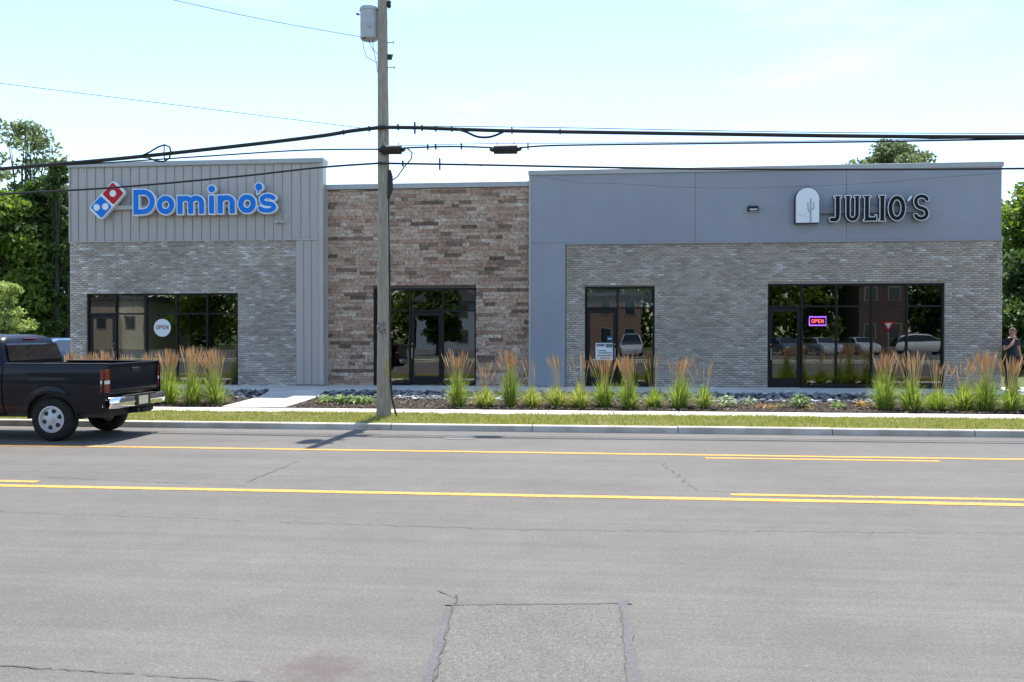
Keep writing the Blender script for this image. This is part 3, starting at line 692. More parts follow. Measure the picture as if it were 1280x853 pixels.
# ---- blue lettering with the two-tone tile on the left shop
sx0, sz0 = fp(172.5, 271.2, YA)
sc1 = (fx(350, YA) - fx(173, YA)) / (1232 - 362)
def toA(x, y): return sx0 + (x - 362) * sc1, sz0 + (253 - y) * sc1
DS = empty('shop_sign', (toA(640, 253)[0], YA - .05, toA(0, 253)[1]), label='blue raised shop lettering with white edge beside a tilted red and blue tile', cat='sign')
xa, za = toA(150, 214); xb, zb = toA(1225, 190); m = MB(); m.box(xa, YA - .14, za, xb, YA - .03, zb); m.build('raceway', plain('raceway_grey', (.40, .40, .39), .5), DS, bevel=.004)
HW = 19.0
def o_(cx): return [('l', arc(cx, 195, 38, 39, 0, 360, 30))]
glyphs = [
 [('b', 363, 99, 402, 253), ('l', [(383, 118), (428, 118)] + arc(428, 175, 55, 57, -90, 90, 20) + [(383, 234)])],
 o_(565),
 [('b', 634, 140, 673, 253), ('l', [(654, 190)] + arc(686, 184, 32, 26, 180, 360, 12) + [(718, 235)]), ('b', 699, 185, 738, 253), ('l', [(718, 190)] + arc(751, 184, 33, 26, 180, 360, 12) + [(784, 235)]), ('b', 765, 185, 804, 253)],
 [('b', 826, 140, 865, 253), ('c', 846, 106, 24)],
 [('b', 878, 140, 917, 253), ('l', [(898, 190)] + arc(934, 186, 36, 28, 180, 360, 14) + [(970, 235)]), ('b', 950, 190, 990, 253)],
 o_(1059),
 [('c', 1130, 99, 25), ('l', [(1136, 112), (1122, 134)], 7)],
 [('l', arc(1184, 172, 36, 20, -25, -180, 12) + arc(1183, 176, 33, 20, 170, 90, 8) + arc(1184, 216, 36, 20, -80, 60, 12) + arc(1180, 218, 44, 18, 60, 165, 10), 17)],
]
for gsh in glyphs:
    xsv = []; 
    for s in gsh:
        if s[0] == 'l': xsv += [p[0] for p in s[1]]
        elif s[0] == 'b': xsv += [s[1], s[3]]
        else: xsv += [s[1] - s[3], s[1] + s[3]]
    bd = (min(xsv) - 34, max(xsv) + 34, 60, 285)
    me = contour_mesh('letter', gsh, HW, 2.6, bd, 3.2, toA, YA - .27, YA - .14, M['sign_white']); o = link('letter', me, DS)
    me = contour_mesh('letter_face', gsh, HW, -4.2, bd, 3.2, toA, YA - .283, YA - .27, M['sign_blue']); link('letter_face', me, o)
# the tile, turned 45 degrees
lg = empty('logo_tile', (toA(205, 160)[0], YA - .14, toA(205, 160)[1])); lg.parent = DS; lg.matrix_parent_inverse = wm(DS).inverted()
ca, sa = math.cos(R(46.5)), math.sin(R(46.5))
def toL(x, y): # local tile axes: x along the long side (up right), y across
    gx_, gy_ = 204 + x * ca + y * sa, 162 - x * sa + y * ca; return toA(gx_, gy_)
me = contour_mesh('tile_body', [('l', [(-92, -32), (92, -32), (92, 32), (-92, 32), (-92, -32)], 21), ('b', -92, -32, 92, 32)], 21, 0, (-125, 125, -65, 65), 3, toL, YA - .27, YA - .14, M['sign_white']); link('tile_body', me, lg)
me = contour_mesh('tile_half', [('l', [(17, -37), (91, -37), (91, 37), (17, 37), (17, -37)], 10), ('b', 17, -37, 91, 37)], 10, 0, (-125, 125, -65, 65), 3, toL, YA - .279, YA - .27, M['sign_red']); link('tile_half', me, lg)
me = contour_mesh('tile_half', [('l', [(-91, -37), (-17, -37), (-17, 37), (-91, 37), (-91, -37)], 10), ('b', -91, -37, -17, 37)], 10, 0, (-125, 125, -65, 65), 3, toL, YA - .279, YA - .27, M['sign_blue']); link('tile_half', me, lg)
for (dx, dy) in ((54, 0), (-54 - 20, -18), (-54 + 20, 18)):
    me = contour_mesh('dot', [('c', dx, dy, 20)], 1, 0, (dx - 26, dx + 26, dy - 26, dy + 26), 2.5, toL, YA - .285, YA - .279, M['sign_white']); link('dot', me, lg)

# ---- dark lettering with a white arched panel on the right shop
YS = YC - .035
sx2, sz2 = fp(991.5, 280.7, YS); sc2 = (fx(1157, YS) - fx(991.5, YS)) / (1095 - 175)
def toJ(x, y): return sx2 + (x - 175) * sc2, sz2 + (338 - y) * sc2
JS = empty('restaurant_sign', (toJ(630, 338)[0], YS, toJ(0, 338)[1]), label='black outlined capital lettering beside a white arched cactus panel', cat='sign')
xa, za = toJ(330, 268); xb, zb = toJ(1060, 222); m = MB(); m.box(xa, YS - .12, za, xb, YS, zb); m.build('raceway', plain('raceway_blue_grey', (.16, .175, .205), .5), JS, bevel=.004)
pn = empty('arched_panel', (toJ(260, 338)[0], YS, toJ(0, 338)[1])); pn.parent = JS; pn.matrix_parent_inverse = wm(JS).inverted()
me = contour_mesh('panel_body', [('b', 175, 166, 345, 338), ('c', 260, 166, 85)], 1, 0, (165, 355, 70, 348), 4, toJ, YS - .2, YS - .001, M['sign_return']); link('panel_body', me, pn)
me = contour_mesh('panel_face', [('b', 179, 166, 341, 334), ('c', 260, 166, 81)], 1, 0, (165, 355, 70, 348), 4, toJ, YS - .21, YS - .2, M['sign_white']); link('panel_face', me, pn)
M['cactus'] = plain('cactus_grey', (.34, .37, .41), .6); M['cactus_thin'] = plain('cactus_line', (.50, .53, .57), .6)
me = contour_mesh('cactus_mark', [('l', [(281, 165), (281, 330)], 6.5), ('l', [(262, 195), (263, 235), (270, 258), (281, 265)], 4.5), ('l', [(303, 192), (303, 228), (295, 240), (281, 243)], 4.5)], 6, 0, (240, 325, 150, 334), 2.2, toJ, YS - .214, YS - .21, M['cactus']); link('cactus_mark', me, pn)
me = contour_mesh('ground_mark', [('l', [(186, 262), (205, 276), (225, 280), (262, 272)], 1.6), ('l', [(205, 276), (214, 290), (270, 292)], 1.4)], 2, 0, (180, 280, 255, 300), 1.3, toJ, YS - .213, YS - .21, M['cactus_thin']); link('ground_mark', me, pn)
def serif(x, y, w_): return ('b', x - w_, y - 7, x + w_, y + 7)
jg = [
 [('l', [(467, 160), (467, 285)] + arc(446, 288, 21, 30, 0, 110, 10) + [(425, 316)], 16), ('b', 450, 152, 484, 280), serif(467, 155, 26)],
 [('l', [(538, 160), (538, 270)] + arc(569, 278, 31, 38, 180, 0, 14)[::1] + [(600, 160)], 15), ('b', 523, 152, 553, 275), ('b', 585, 152, 615, 275), serif(538, 155, 24), serif(600, 155, 24)],
 [('b', 652, 152, 684, 330), ('b', 652, 300, 736, 330), serif(668, 155, 27), ('b', 722, 285, 737, 330), ('b', 643, 317, 670, 331)],
 [('b', 757, 152, 790, 330), serif(773, 155, 25), serif(773, 324, 25)],
 [('l', arc(873, 240, 44, 74, 0, 360, 36), 16)],
 [('l', [(950, 186), (968, 162)], 4.5)],
 [('l', arc(1040, 190, 38, 32, -15, -180, 14) + arc(1040, 200, 38, 40, 175, 100, 6) + arc(1040, 280, 36, 36, -70, 60, 12) + arc(1038, 285, 38, 30, 60, 165, 10), 14.5)],
]
for k, gsh in enumerate(jg):
    xsv = []; 
    for s in gsh:
        xsv += [p[0] for p in s[1]] if s[0] == 'l' else [s[1], s[3]]
    bd = (min(xsv) - 30, max(xsv) + 30, 125, 355)
    me = contour_mesh('letter', gsh, 16, 2.6, bd, 2.6, toJ, YS - .23, YS - .1, M['sign_return']); o = link('letter', me, JS)
    me = contour_mesh('letter_edge', gsh, 16, 2.6, bd, 2.6, toJ, YS - .238, YS - .23, M['sign_white']); link('letter_edge', me, o)
    if k != 5: me = contour_mesh('letter_face', gsh, 16, -3.0, bd, 2.6, toJ, YS - .246, YS - .238, M['sign_black']); link('letter_face', me, o)

# ---- things hung inside the windows
def letters_OPEN(x, y, s, hw):
    """strokes for O P E N, cell height 10"""
    L = [[('l', arc(4, 5, 3.2, 4.6, 0, 360, 20), hw)], [('l', [(10, 9.6), (10, .4), (13.2, .4)] + arc(13.2, 2.9, 2.4, 2.5, -90, 90, 8) + [(10, 5.4)], hw)],
         [('l', [(23.5, .4), (19, .4), (19, 9.6), (23.5, 9.6)], hw), ('l', [(19, 5), (22.6, 5)], hw)], [('l', [(27, 9.6), (27, .4), (32.5, 9.6), (32.5, .4)], hw)]]
    return L
def open_text(parent, X, Z, wid, yf, mat, hw=.75):
    s = wid / 34.0
    for g in letters_OPEN(0, 0, 1, hw):
        me = contour_mesh('letter', g, hw, 0, (-1, 36, -2, 12), .35, lambda x, y: (X + (x - 17) * s, Z + (5 - y) * s), yf, yf + .004, mat); link('letter', me, parent)
ox, oz = fp(201, 410, YA); yo = YA + .06 + .03
og = empty('open_disc_sign', (ox, yo, oz - .28), label='round white sign reading open hung in the left shop window', cat='sign')
m = MB(); m.lathe([(.272, 0), (.28, .004), (.28, .012), (.272, .016)], (ox, yo, oz), 'y', 40); m.build('disc', M['sign_white'], og)
open_text(og, ox, oz + .02, .42, yo - .005, plain('open_brown', (.26, .10, .07), .5), 1.0)
nx_, nz_ = fp(1025, 401.5, YC); yn = YC + .25
ng = empty('neon_open_sign', (nx_, yn, nz_), label='lit purple neon sign reading open in the wide right window', cat='sign')
m = MB(); m.box(nx_ - .27, yn + .02, nz_ - .15, nx_ + .27, yn + .05, nz_ + .15); m.build('backboard', M['black_metal'], ng)
m = MB(); m.tube([(nx_ - .24, yn, nz_ - .125), (nx_ + .24, yn, nz_ - .125), (nx_ + .24, yn, nz_ + .125), (nx_ - .24, yn, nz_ + .125), (nx_ - .24, yn, nz_ - .125)], .018, 8); m.build('tube_border', plain('neon_violet', (.3, .1, .6), .4, emit=(.42, .12, 1.0), es=2.6), ng)
open_text(ng, nx_, nz_, .36, yn - .004, plain('neon_red', (.6, .1, .1), .4, emit=(1.0, .12, .16), es=2.6), .9)
# notices on the two-pane door
def notice(name, px0, py0, px1, py1, Y, mat, label, bars=(), barmat=None):
    x0, z1 = fp(px0, py0, Y); x1, z0 = fp(px1, py1, Y); m = MB(); m.box(x0, Y, z0, x1, Y + .003, z1); o = m.build(name, mat); tag(o, label, 'notice')
    for (u0, v0, u1, v1) in bars:
        b = MB(); b.box(x0 + (x1-x0)*u0, Y - .002, z1 + (z0-z1)*v1, x0 + (x1-x0)*u1, Y - .0005, z1 + (z0-z1)*v0); b.build('print', barmat, o)
    return o
yd = YC + .115
notice('paper_notice', 744.5, 429, 767, 450.5, yd, plain('paper', (.72, .74, .77), .7), 'white printed notice taped inside the two-pane glass door', [(.05, .05, .5, .2), (.56, .04, .95, .26), (.12, .42, .6, .48), (.15, .55, .92, .61), (.1, .7, .9, .76), (.3, .84, .8, .9)], plain('print_grey', (.16, .17, .2), .8))
notice('blue_sticker', 758.5, 420, 765.5, 427.5, yd + .004, plain('blue_paper', (.05, .24, .62), .5), 'small blue square sticker above the white door notice', [(.15, .35, .85, .62)], plain('print_pale', (.35, .5, .75), .8))
notice('pale_card', 1013, 418, 1020.5, 432, YC + .135, plain('card', (.40, .41, .40), .7), 'pale grey card standing in the wide window below the neon sign')
notice('hours_sticker', 1004.5, 412.5, 1012.5, 415.5, YC + .136, plain('pale_blue_paper', (.30, .42, .47), .7), 'small pale blue strip sticker beside the dark right door')
# furniture seen dimly through the left window
xa = fx(258, YA + 1.6); m = MB(); m.box(xa, YA + 1.4, ZF + .006, AX1 - 1.2, YA + 1.5, ZF + 1.1); 
ct = empty('shop_counter', (xa, YA + 1.4, ZF), label='white service counter behind the left shop window', cat='counter')
m.build('counter_front', M['white'], ct); m = MB(); m.box(xa - .05, YA + 1.34, ZF + 1.1, AX1 - 1.2, YA + 2.0, ZF + 1.14); m.build('counter_top', M['white'], ct)
m = MB(); m.box(AX0 + 1.5, YA + 7.2, ZF + 1.6, AX1 - 1.5, YA + 7.28, ZF + 2.7); tag(m.build('menu_board', plain('menu_red', (.30, .05, .04), .6)), 'wide dark red board on the back wall of the left shop', 'board')
for k, px in enumerate((163.5, 236)):
    cx_ = fx(px, YA + 2.2); m = MB(); m.box(cx_ - .09, YA + 2.1, ZF + .006, cx_ + .09, YA + 2.28, 3.35); tag(m.build('brown_post', noisy('brown_post', (.20, .11, .07), (.26, .15, .10), 5, .8, .1)), ('brown post inside the left shop near its door', 'brown post inside the left shop behind the right panes')[k], 'post', 'posts inside the left shop')
hw0, hw1 = fx(146, YA + .9), fx(182, YA + .9)
m = MB(); m.box(hw0, YA + .85, ZF + .006, hw1, YA + .95, fp(165, 428, YA + .9)[1]); tag(m.build('half_wall', M['white']), 'low white half wall just inside the left shop window', 'wall')

# ================================================================== utility pole and its lines
YP = 17.4; PX = fx(479.5, YP)
def pz(py): return fp(479.5, py, YP)[1]
pole = empty('utility_pole', (PX, YP, gz(YP) - .02), label='weathered wooden utility pole standing in the grass verge', cat='pole')
pts = []; rr = []
for i in range(26):
    t = i / 25; pts.append((PX + .012 * math.sin(t * 5) + .05 * (t - .5) * 0, YP + .01 * math.cos(t * 4), gz(YP) - .1 + t * 10.4)); rr.append((.158 - .066 * t) * (1 + .012 * math.sin(i * 2.1)))
m = MB(); m.tube(pts, rr, 18); m.build('pole_shaft', M['wood'], pole, smooth=True)
def bolt(z, dx=.2, y=0): 
    m = MB(); m.tube([(PX + .1, YP + y, z), (PX + dx, YP + y, z)], .012, 6); m.tube([(PX + dx, YP + y, z), (PX + dx + .015, YP + y, z)], .03, 8); m.build('bolt', M['steel'], pole)
bolt(pz(55), .22); bolt(pz(71), .2); bolt(pz(86), .24)
m = MB(); m.box(PX + .1, YP - .03, pz(76), PX + .19, YP + .03, pz(70)); m.build('bracket', M['rubber'], pole)
m = MB(); m.lathe([(.03, 0), (.05, .05), (.035, .08), (.05, .12), (.03, .16)], (PX + .13, YP, pz(12)), n=12); m.build('insulator', M['rubber'], pole, smooth=True)
m = MB(); m.lathe([(.03, 0), (.06, .06), (.04, .1), (.06, .16), (.02, .22)], (PX, YP, gz(YP) + 10.28), n=12); m.build('insulator', M['rubber'], pole, smooth=True)
# tags, yellow guard, riser cable
for (py, wd, hh) in ((405.0, .16, .07), (412.5, .18, .11)):
    for k in range(3):
        x = PX - wd/2 + wd * k / 3; m = MB(); m.box(x + .004, YP - .166, pz(py) - hh/2, x + wd/3 - .004, YP - .15, pz(py) + hh/2); m.build('number_tag', noisy('tag_metal', (.09, .085, .08), (.32, .31, .29), 45, .6, .1, lo=.48, hi=.52), pole)
m = MB(); m.box(PX + .095, YP - .125, pz(470), PX + .135, YP - .105, pz(450)); m.build('yellow_marker', plain('faded_yellow', (.42, .30, .03), .6), pole)
rp_ = [(PX + .30, YP - .04, gz(YP) - .02), (PX + .20, YP - .05, gz(YP) + .35), (PX + .168, YP - .05, gz(YP) + .75)] + [(PX + .162 - .004 * k + random.uniform(-.008, .008), YP - .05, gz(YP) + .9 + k * .42) for k in range(10)]
m = MB(); m.tube(rp_, .02, 8); m.build('riser_cable', M['rubber'], pole, smooth=True)
m = MB(); m.tube([(PX + .12, YP - .06, pz(250)), (PX + .165, YP - .05, pz(238)), (PX + .17, YP - .05, pz(222)), (PX + .15, YP - .05, pz(214))], [.03, .06, .05, .03], 8); m.build('cable_boot', M['rubber'], pole, smooth=True)
m = MB(); m.tube([(PX + .17, YP - .05, pz(228)), fp(497, 222, YP - .05)[:1] + (YP - .05, fp(497, 222, YP)[1]), (fp(507, 209, YP)[0], YP - .05, fp(507, 209, YP)[1]), (fp(515, 200, YP)[0], YP - .05, fp(515, 200, YP)[1]), (fp(516, 192, YP)[0], YP - .05, fp(516, 192, YP)[1]), (fp(510, 187, YP)[0], YP - .05, fp(510, 187, YP)[1])], .014, 8); m.build('drop_loop', M['rubber'], pole, smooth=True)
# transformer can
tx = PX - .315; tz0, tz1 = pz(50), pz(9); th = tz1 - tz0
tf = empty('transformer', (tx, YP, tz0), label='pale grey cylindrical transformer bolted high on the wooden pole', cat='transformer')
m = MB(); m.lathe([(.165, 0), (.19, .02), (.19, th - .1), (.205, th - .1), (.205, th - .06), (.195, th - .03), (.12, th)], (tx, YP + .04, tz0), n=28); m.build('tank', M['tank'], tf, smooth=True, auto=35)
for (dx, dz) in ((-.19, th * .72), (-.05, -.0)):
    m = MB(); m.tube([(tx + dx, YP - .06, tz0 + dz), (tx + dx - .05, YP - .1, tz0 + dz + .01)], .022, 8); m.build('bushing', M['rubber'], tf)
m = MB(); m.box(tx + .02, YP - .17, tz0 + .22, tx + .08, YP - .15, tz0 + .3); m.build('bracket', M['steel'], tf)
for k, (dx, drop) in enumerate(((-.12, .55), (.02, .35), (.1, .75))):
    m = MB(); m.tube([(tx + dx, YP - .05, tz0 + .02), (tx + dx + .02, YP - .08, tz0 - drop * .3), (tx + dx + .1, YP - .1, tz0 - drop * .75), (PX - .1, YP - .12, tz0 - drop)], .007, 6); m.build('lead_wire', M['rubber'], tf, smooth=True)
bolt(pz(30), -.0)

def wire(name, ppts, Y, rad, label, ext=True, group=None, n=10, cat='cable'):
    """a line through measured points at distance Y, smoothed and carried on beyond the picture"""
    P = [(fp(x, y, Y)[0], Y, fp(x, y, Y)[1]) for x, y in ppts]
    out = []
    for i in range(len(P) - 1):       # Catmull-Rom
        p0, p1, p2, p3 = P[max(i-1, 0)], P[i], P[i+1], P[min(i+2, len(P)-1)]
        for k in range(n):
            t = k / n; out.append(tuple(.5 * ((2*p1[a]) + (-p0[a]+p2[a])*t + (2*p0[a]-5*p1[a]+4*p2[a]-p3[a])*t*t + (-p0[a]+3*p1[a]-3*p2[a]+p3[a])*t**3) for a in range(3)))
    out.append(P[-1]); m = MB(); m.tube(out, rad, 8); o = m.build(name, M['rubber'], smooth=True)
    return tag(o, label, cat, group)
YW = YP - .16
def far(px0, py0, px1, py1): return (px1, py1)
A1 = wire('bundle_cable', [(-420, 243), (-200, 229), (0, 212), (150, 199), (300, 183), (400, 171), (440, 164.5), (478, 160)], YW, .042, 'thick black cable bundle sagging left from the pole', cat='cable')
A2 = wire('bundle_cable', [(478, 160), (520, 160.5), (560, 162), (640, 164.5), (760, 166.5), (900, 168.5), (1080, 171), (1280, 172), (1700, 171)], YW, .040, 'thick black cable bundle running right from the pole')
wire('slack_loop', [(572, 162.5), (583, 166), (596, 171.5), (608, 172.5), (618, 170.5), (632, 164.5)], YW - .03, .024, 'short black slack loop under the cable bundle right of the pole')
wire('messenger_wire', [(478, 158), (700, 160.5), (1000, 166), (1280, 168)], YW + .02, .008, 'thin wire lashed along the top of the right cable bundle')
B1 = wire('middle_cable', [(-420, 230), (-100, 215), (100, 206), (250, 196.5), (380, 188.5), (478, 187.3)], YW, .016, 'thin black middle cable left of the pole')
B2 = wire('middle_cable', [(478, 187), (560, 184), (640, 185.5), (700, 182.5), (900, 180), (1080, 178), (1280, 174.5), (1700, 168)], YW, .018, 'black middle cable right of the pole with a splice box')
wire('strand_wire', [(478, 184), (600, 180.5), (760, 179.5), (1000, 177), (1280, 172.8)], YW + .01, .007, 'thin strand just above the right middle cable')
C1 = wire('lower_cable', [(-420, 270), (-150, 254), (0, 243.5), (150, 234.5), (300, 221), (400, 210), (478, 204.5)], YW, .022, 'lowest black cable left of the pole crossing the lettering')
C2 = wire('lower_cable', [(478, 204.8), (600, 206.8), (760, 210), (900, 212), (1080, 212.3), (1280, 211.3), (1700, 207)], YW, .022, 'lowest black cable right of the pole crossing the right parapet')
wire('thin_wire', [(-300, 68), (0, 105), (150, 123.5), (320, 144.5), (470, 163)], YW + .05, .006, 'thin pale wire falling from upper left to the pole')
wire('transformer_wire', [(60, -34), (210, 0), (330, 26), (453, 48)], YW + .1, .006, 'thin wire running down to the transformer from top left')
wire('service_drop', [(490, 188), (700, 225.5), (770, 230), (900, 235.5), (1060, 231), (1250, 217), (1700, 190)], YW + .6, .0035, 'thin wire dipping in front of the blue grey stucco')
# splice boxes and the coil
def splice(px, py, L, label):
    x, z = fp(px, py, YW); e = empty('splice_box', (x, YW, z), label=label, cat='splice box')
    m = MB(); m.lathe([(.02, -L/2 - .09), (.05, -L/2 - .04), (.05, -L/2), (.095, -L/2 + .005), (.10, L/2 - .005), (.05, L/2), (.05, L/2 + .04), (.02, L/2 + .09)], (x, YW, z), 'x', 12); m.build('body', M['rubber'], e, smooth=True, auto=30)
    m = MB(); m.box(x - L/2 + .02, YW - .112, z - .02, x + L/2 - .02, YW - .085, z + .025); m.build('latch_rail', M['dark_trim'], e)
    for k in range(2): m = MB(); m.tube([(x + (k - .5)*L*.7, YW, z + .08), (x + (k - .5)*L*.7, YW, z + .15)], .012, 6); m.build('hanger', M['steel'], e)
splice(490, 188, .42, 'black splice box hung on the middle cable at the pole')
splice(632, 187.5, .5, 'black splice box hung on the middle cable right of the pole')
x0, z0 = fp(206, 193.3, YW); ce = empty('cable_coil', (x0, YW, z0), label='teardrop storage coil of black cable on the left bundle', cat='cable coil')
loop = [(-.46, .02), (-.3, .07), (-.1, .155), (.05, .18), (.16, .12), (.19, 0), (.15, -.13), (.02, -.18), (-.15, -.14), (-.33, -.05), (-.46, -.02)]
m = MB(); m.tube([(x0 + a, YW - .06, z0 + b + a * .12) for a, b in loop], .019, 8); m.build('coil_loop', M['rubber'], ce, smooth=True)
for a, b in ((.04, .17), (.15, .02), (.05, -.17)): m = MB(); m.tube([(x0 + .03, YW - .06, z0), (x0 + a, YW - .06, z0 + b)], .012, 6); m.build('spoke', M['rubber'], ce)
# small clips along the strand
for own, px, py, hh in ((A2, 498, 160, .1), (A2, 519, 161, .2), (A2, 528, 161, .1), (A2, 545, 162, .09), (A2, 565, 162.5, .09), (A2, 640, 164.5, .1), (A2, 700, 165.5, .09), (A1, 462, 162, .09), (A1, 430, 166.5, .08), (B2, 535, 184.8, .09), (B2, 545, 184.5, .09), (B2, 577, 184, .1), (B2, 660, 184.5, .1), (C2, 550, 206, .2), (C2, 504, 205.2, .1)):
    x, z = fp(px, py, YW); m = MB(); m.box(x - .012, YW - .05, z - hh * .6, x + .012, YW + .03, z + hh * .6); m.build('cable_clip', M['rubber'], own)

# ================================================================== the passing pickup truck (built around its tailgate: x forward is negative)
TW = 1.86
TR = empty('pickup_truck', (-8.36, 13.5, 0), label='dark navy pickup truck driving left along the far lane', cat='truck')
WX = (-1.0, -4.5); WR = .388
def zbot(x, base):
    z = base
    for wx in WX:
        d = abs(x - wx)
        if d < .47: z = max(z, WR + math.sqrt(.47**2 - d*d) * .98)
    return z
def side_y(x, z):
    y = .055 * max(0, (z - 1.0) / .4) ** 2 + .085 * max(0, (.86 - z) / .4) ** 1.6
    if abs(z - 1.13) < .05: y += .006 * math.cos((z - 1.13) / .05 * math.pi / 2)
    for wx in WX:
        d = math.hypot(x - wx, z - WR); y -= .02 * math.exp(-((d - .49) / .055) ** 2)
    return y
def side(name, xa, xb, top, base, far, nxs=None):
    xsr = sorted({*np.linspace(xa, xb, nxs or 16), *[wx + d for wx in WX for d in (-.47, -.465, -.45, -.42, -.36, -.28, -.2, -.1, 0, .1, .2, .28, .36, .42, .45, .465, .47) if xa < wx + d < xb or xb < wx + d < xa]})
    rows = []
    for x in xsr:
        z0 = zbot(x, base); z1 = top(x); rows.append([])
        for k in range(15):
            z = z0 + (z1 - z0) * k / 14; y = side_y(x, z); rows[-1].append((x, TW - y if far else y, z))
        y = side_y(x, z1); rows[-1].append((x, TW - y - .06 if far else y + .06, z1 + .006))
        rows[-1].append((x, TW - y - .1 if far else y + .1, z1 - .01))
    # rolled inner edge at the bottom and arch lip
    lip = [[(p[0][0], (p[0][1] - .05 if far else p[0][1] + .05), p[0][2] + .004) for p in rows], [p[0] for p in rows]]
    m = MB(); m.grid(rows); m.grid(lip); return m
for far_ in (False, True):
    side('bed_side', 0.0, -1.88, lambda x: 1.345, .50, far_).build('bed_side', M['navy'], TR, smooth=True, local=True, auto=50)
    side('cab_side', -1.90, -3.98, lambda x: 1.30, .44, far_).build('cab_side', M['navy'], TR, smooth=True, local=True, auto=50)
    side('fender', -4.0, -5.45, lambda x: 1.24 - .10 * ((-x - 4.0) / 1.45) ** 2, .48, far_).build('fender', M['navy'], TR, smooth=True, local=True, auto=50)
m = MB(); m.box(-5.3, .12, .42, -.08, TW - .12, .80); m.build('chassis', M['dark_trim'], TR, local=True)
m = MB(); m.box(-5.40, .14, .80, -4.0, TW - .14, 1.0); m.build('engine_bay', M['dark_trim'], TR, local=True)
m = MB(); m.grid([[(-4.0, .06 + (TW - .12) * k / 8, 1.25 + .05 * math.sin(math.pi * k / 8)) for k in range(9)], [(-4.8, .06 + (TW - .12) * k / 8, 1.20 + .06 * math.sin(math.pi * k / 8)) for k in range(9)], [(-5.42, .08 + (TW - .16) * k / 8, 1.10 + .05 * math.sin(math.pi * k / 8)) for k in range(9)], [(-5.5, .1 + (TW - .2) * k / 8, .95) for k in range(9)], [(-5.5, .1 + (TW - .2) * k / 8, .5) for k in range(9)]]); m.build('hood', M['navy'], TR, smooth=True, local=True)
m = MB(); m.box(-5.58, .05, .45, -5.46, TW - .05, .68); m.build('front_bumper', M['chrome'], TR, local=True, bevel=.02)
for y in (.1, TW - .42): m = MB(); m.box(-5.53, y, .82, -5.47, y + .32, 1.02); m.build('headlight', M['white_lens'], TR, local=True, bevel=.01)
# bed inside
m = MB(); m.box(-1.85, .1, .80, -.06, TW - .1, .84); m.box(-1.88, .1, .84, -1.83, TW - .1, 1.33); m.box(-1.83, .1, .84, -.06, .13, 1.33); m.box(-1.83, TW - .13, .84, -.06, TW - .1, 1.33); m.build('bed_liner', M['dark_trim'], TR, local=True)
m = MB(); m.box(-1.87, .035, 1.35, -.01, .15, 1.366); m.build('rail_cap', M['dark_trim'], TR, local=True, bevel=.006); m = MB(); m.box(-1.87, TW - .15, 1.35, -.01, TW - .035, 1.366); m.build('rail_cap', M['dark_trim'], TR, local=True, bevel=.006)
# tailgate with its handle and lower crease
rows = []
for k, (z, dx) in enumerate(((.80, -.02), (.84, .018), (.93, .028), (.96, .016), (1.08, .014), (1.26, .016), (1.30, .022), (1.35, .014), (1.362, -.02), (1.355, -.06))):
    rows.append([(dx + .022 * (1 - (2 * i / 12 - 1) ** 4) - .014, .135 + (TW - .27) * i / 12, z) for i in range(13)])
tg = MB().grid(rows).build('tailgate', M['navy'], TR, smooth=True, local=True, auto=60)
m = MB(); m.box(-.04, .15, .82, -.005, TW - .15, 1.33); m.build('tailgate_inner', M['dark_trim'], tg, local=True)
m = MB(); m.box(.022, TW/2 - .13, 1.19, .04, TW/2 + .13, 1.27); m.build('tailgate_handle', M['dark_trim'], tg, local=True, bevel=.008)
# corner posts and lamps
for s in (0, 1):
    Y = (lambda y: TW - y) if s else (lambda y: y)
    m = MB(); pr = [(Y(.035), -.03), (Y(.10), .015), (Y(.135), .012), (Y(.135), -.06), (Y(.06), -.06)]
    m.prism([(x_, y_) for y_, x_ in pr], .79, 1.345, 'z'); m.build('corner_post', M['navy'], TR, local=True)
    for (z0, z1, mt) in ((1.07, 1.26, 'red_lens'), (1.005, 1.068, 'white_lens'), (.86, 1.003, 'red_lens')):
        m = MB(); q = [(.022, Y(.135)), (.026, Y(.10)), (-.015, Y(.01)), (-.075, Y(-.01)), (-.075, Y(.05)), (-.03, Y(.10))]
        m.prism(q, z0, z1, 'z'); m.build('tail_light', M[mt], TR, local=True, bevel=.006)
# rear bumper, curved round the corners, with step, plate and hitch
def bumper_row(z, out):
    pr = []
    for i in range(17):
        t = i / 16; y = .03 + (TW - .06) * t; e = abs(2*t - 1); pr.append((.07 + out - (.09 * (max(0, e - .86) / .14) ** 2 if e > .86 else 0), y, z))
    return pr
m = MB(); m.grid([bumper_row(.565, .04), bumper_row(.58, .085), bumper_row(.66, .10), bumper_row(.755, .095), bumper_row(.775, .07), bumper_row(.775, -.04), bumper_row(.60, -.04)]); bp_ = m.build('rear_bumper', M['chrome'], TR, smooth=True, local=True, auto=50)
m = MB(); m.box(.06, .42, .776, .165, TW - .42, .784); m.build('step_pad', M['dark_trim'], bp_, local=True)
m = MB(); m.box(.165, TW/2 - .24, .585, .178, TW/2 + .24, .765); m.build('plate_recess', M['dark_trim'], bp_, local=True)
m = MB(); m.box(.180, TW/2 - .155, .60, .184, TW/2 + .155, .75); m.build('licence_plate', M['plate'], bp_, local=True)
m = MB(); m.box(-.3, TW/2 - .05, .44, .1, TW/2 + .05, .53); m.box(-.1, TW/2 + .2, .42, .05, TW/2 + .5, .5); m.build('hitch', M['dark_trim'], TR, local=True, bevel=.008)
m = MB(); m.tube([(-1.2, TW - .3, .42), (-.3, TW - .3, .42), (-.12, TW - .12, .42)], .035, 10); m.build('exhaust_pipe', M['steel'], TR, local=True, smooth=True)
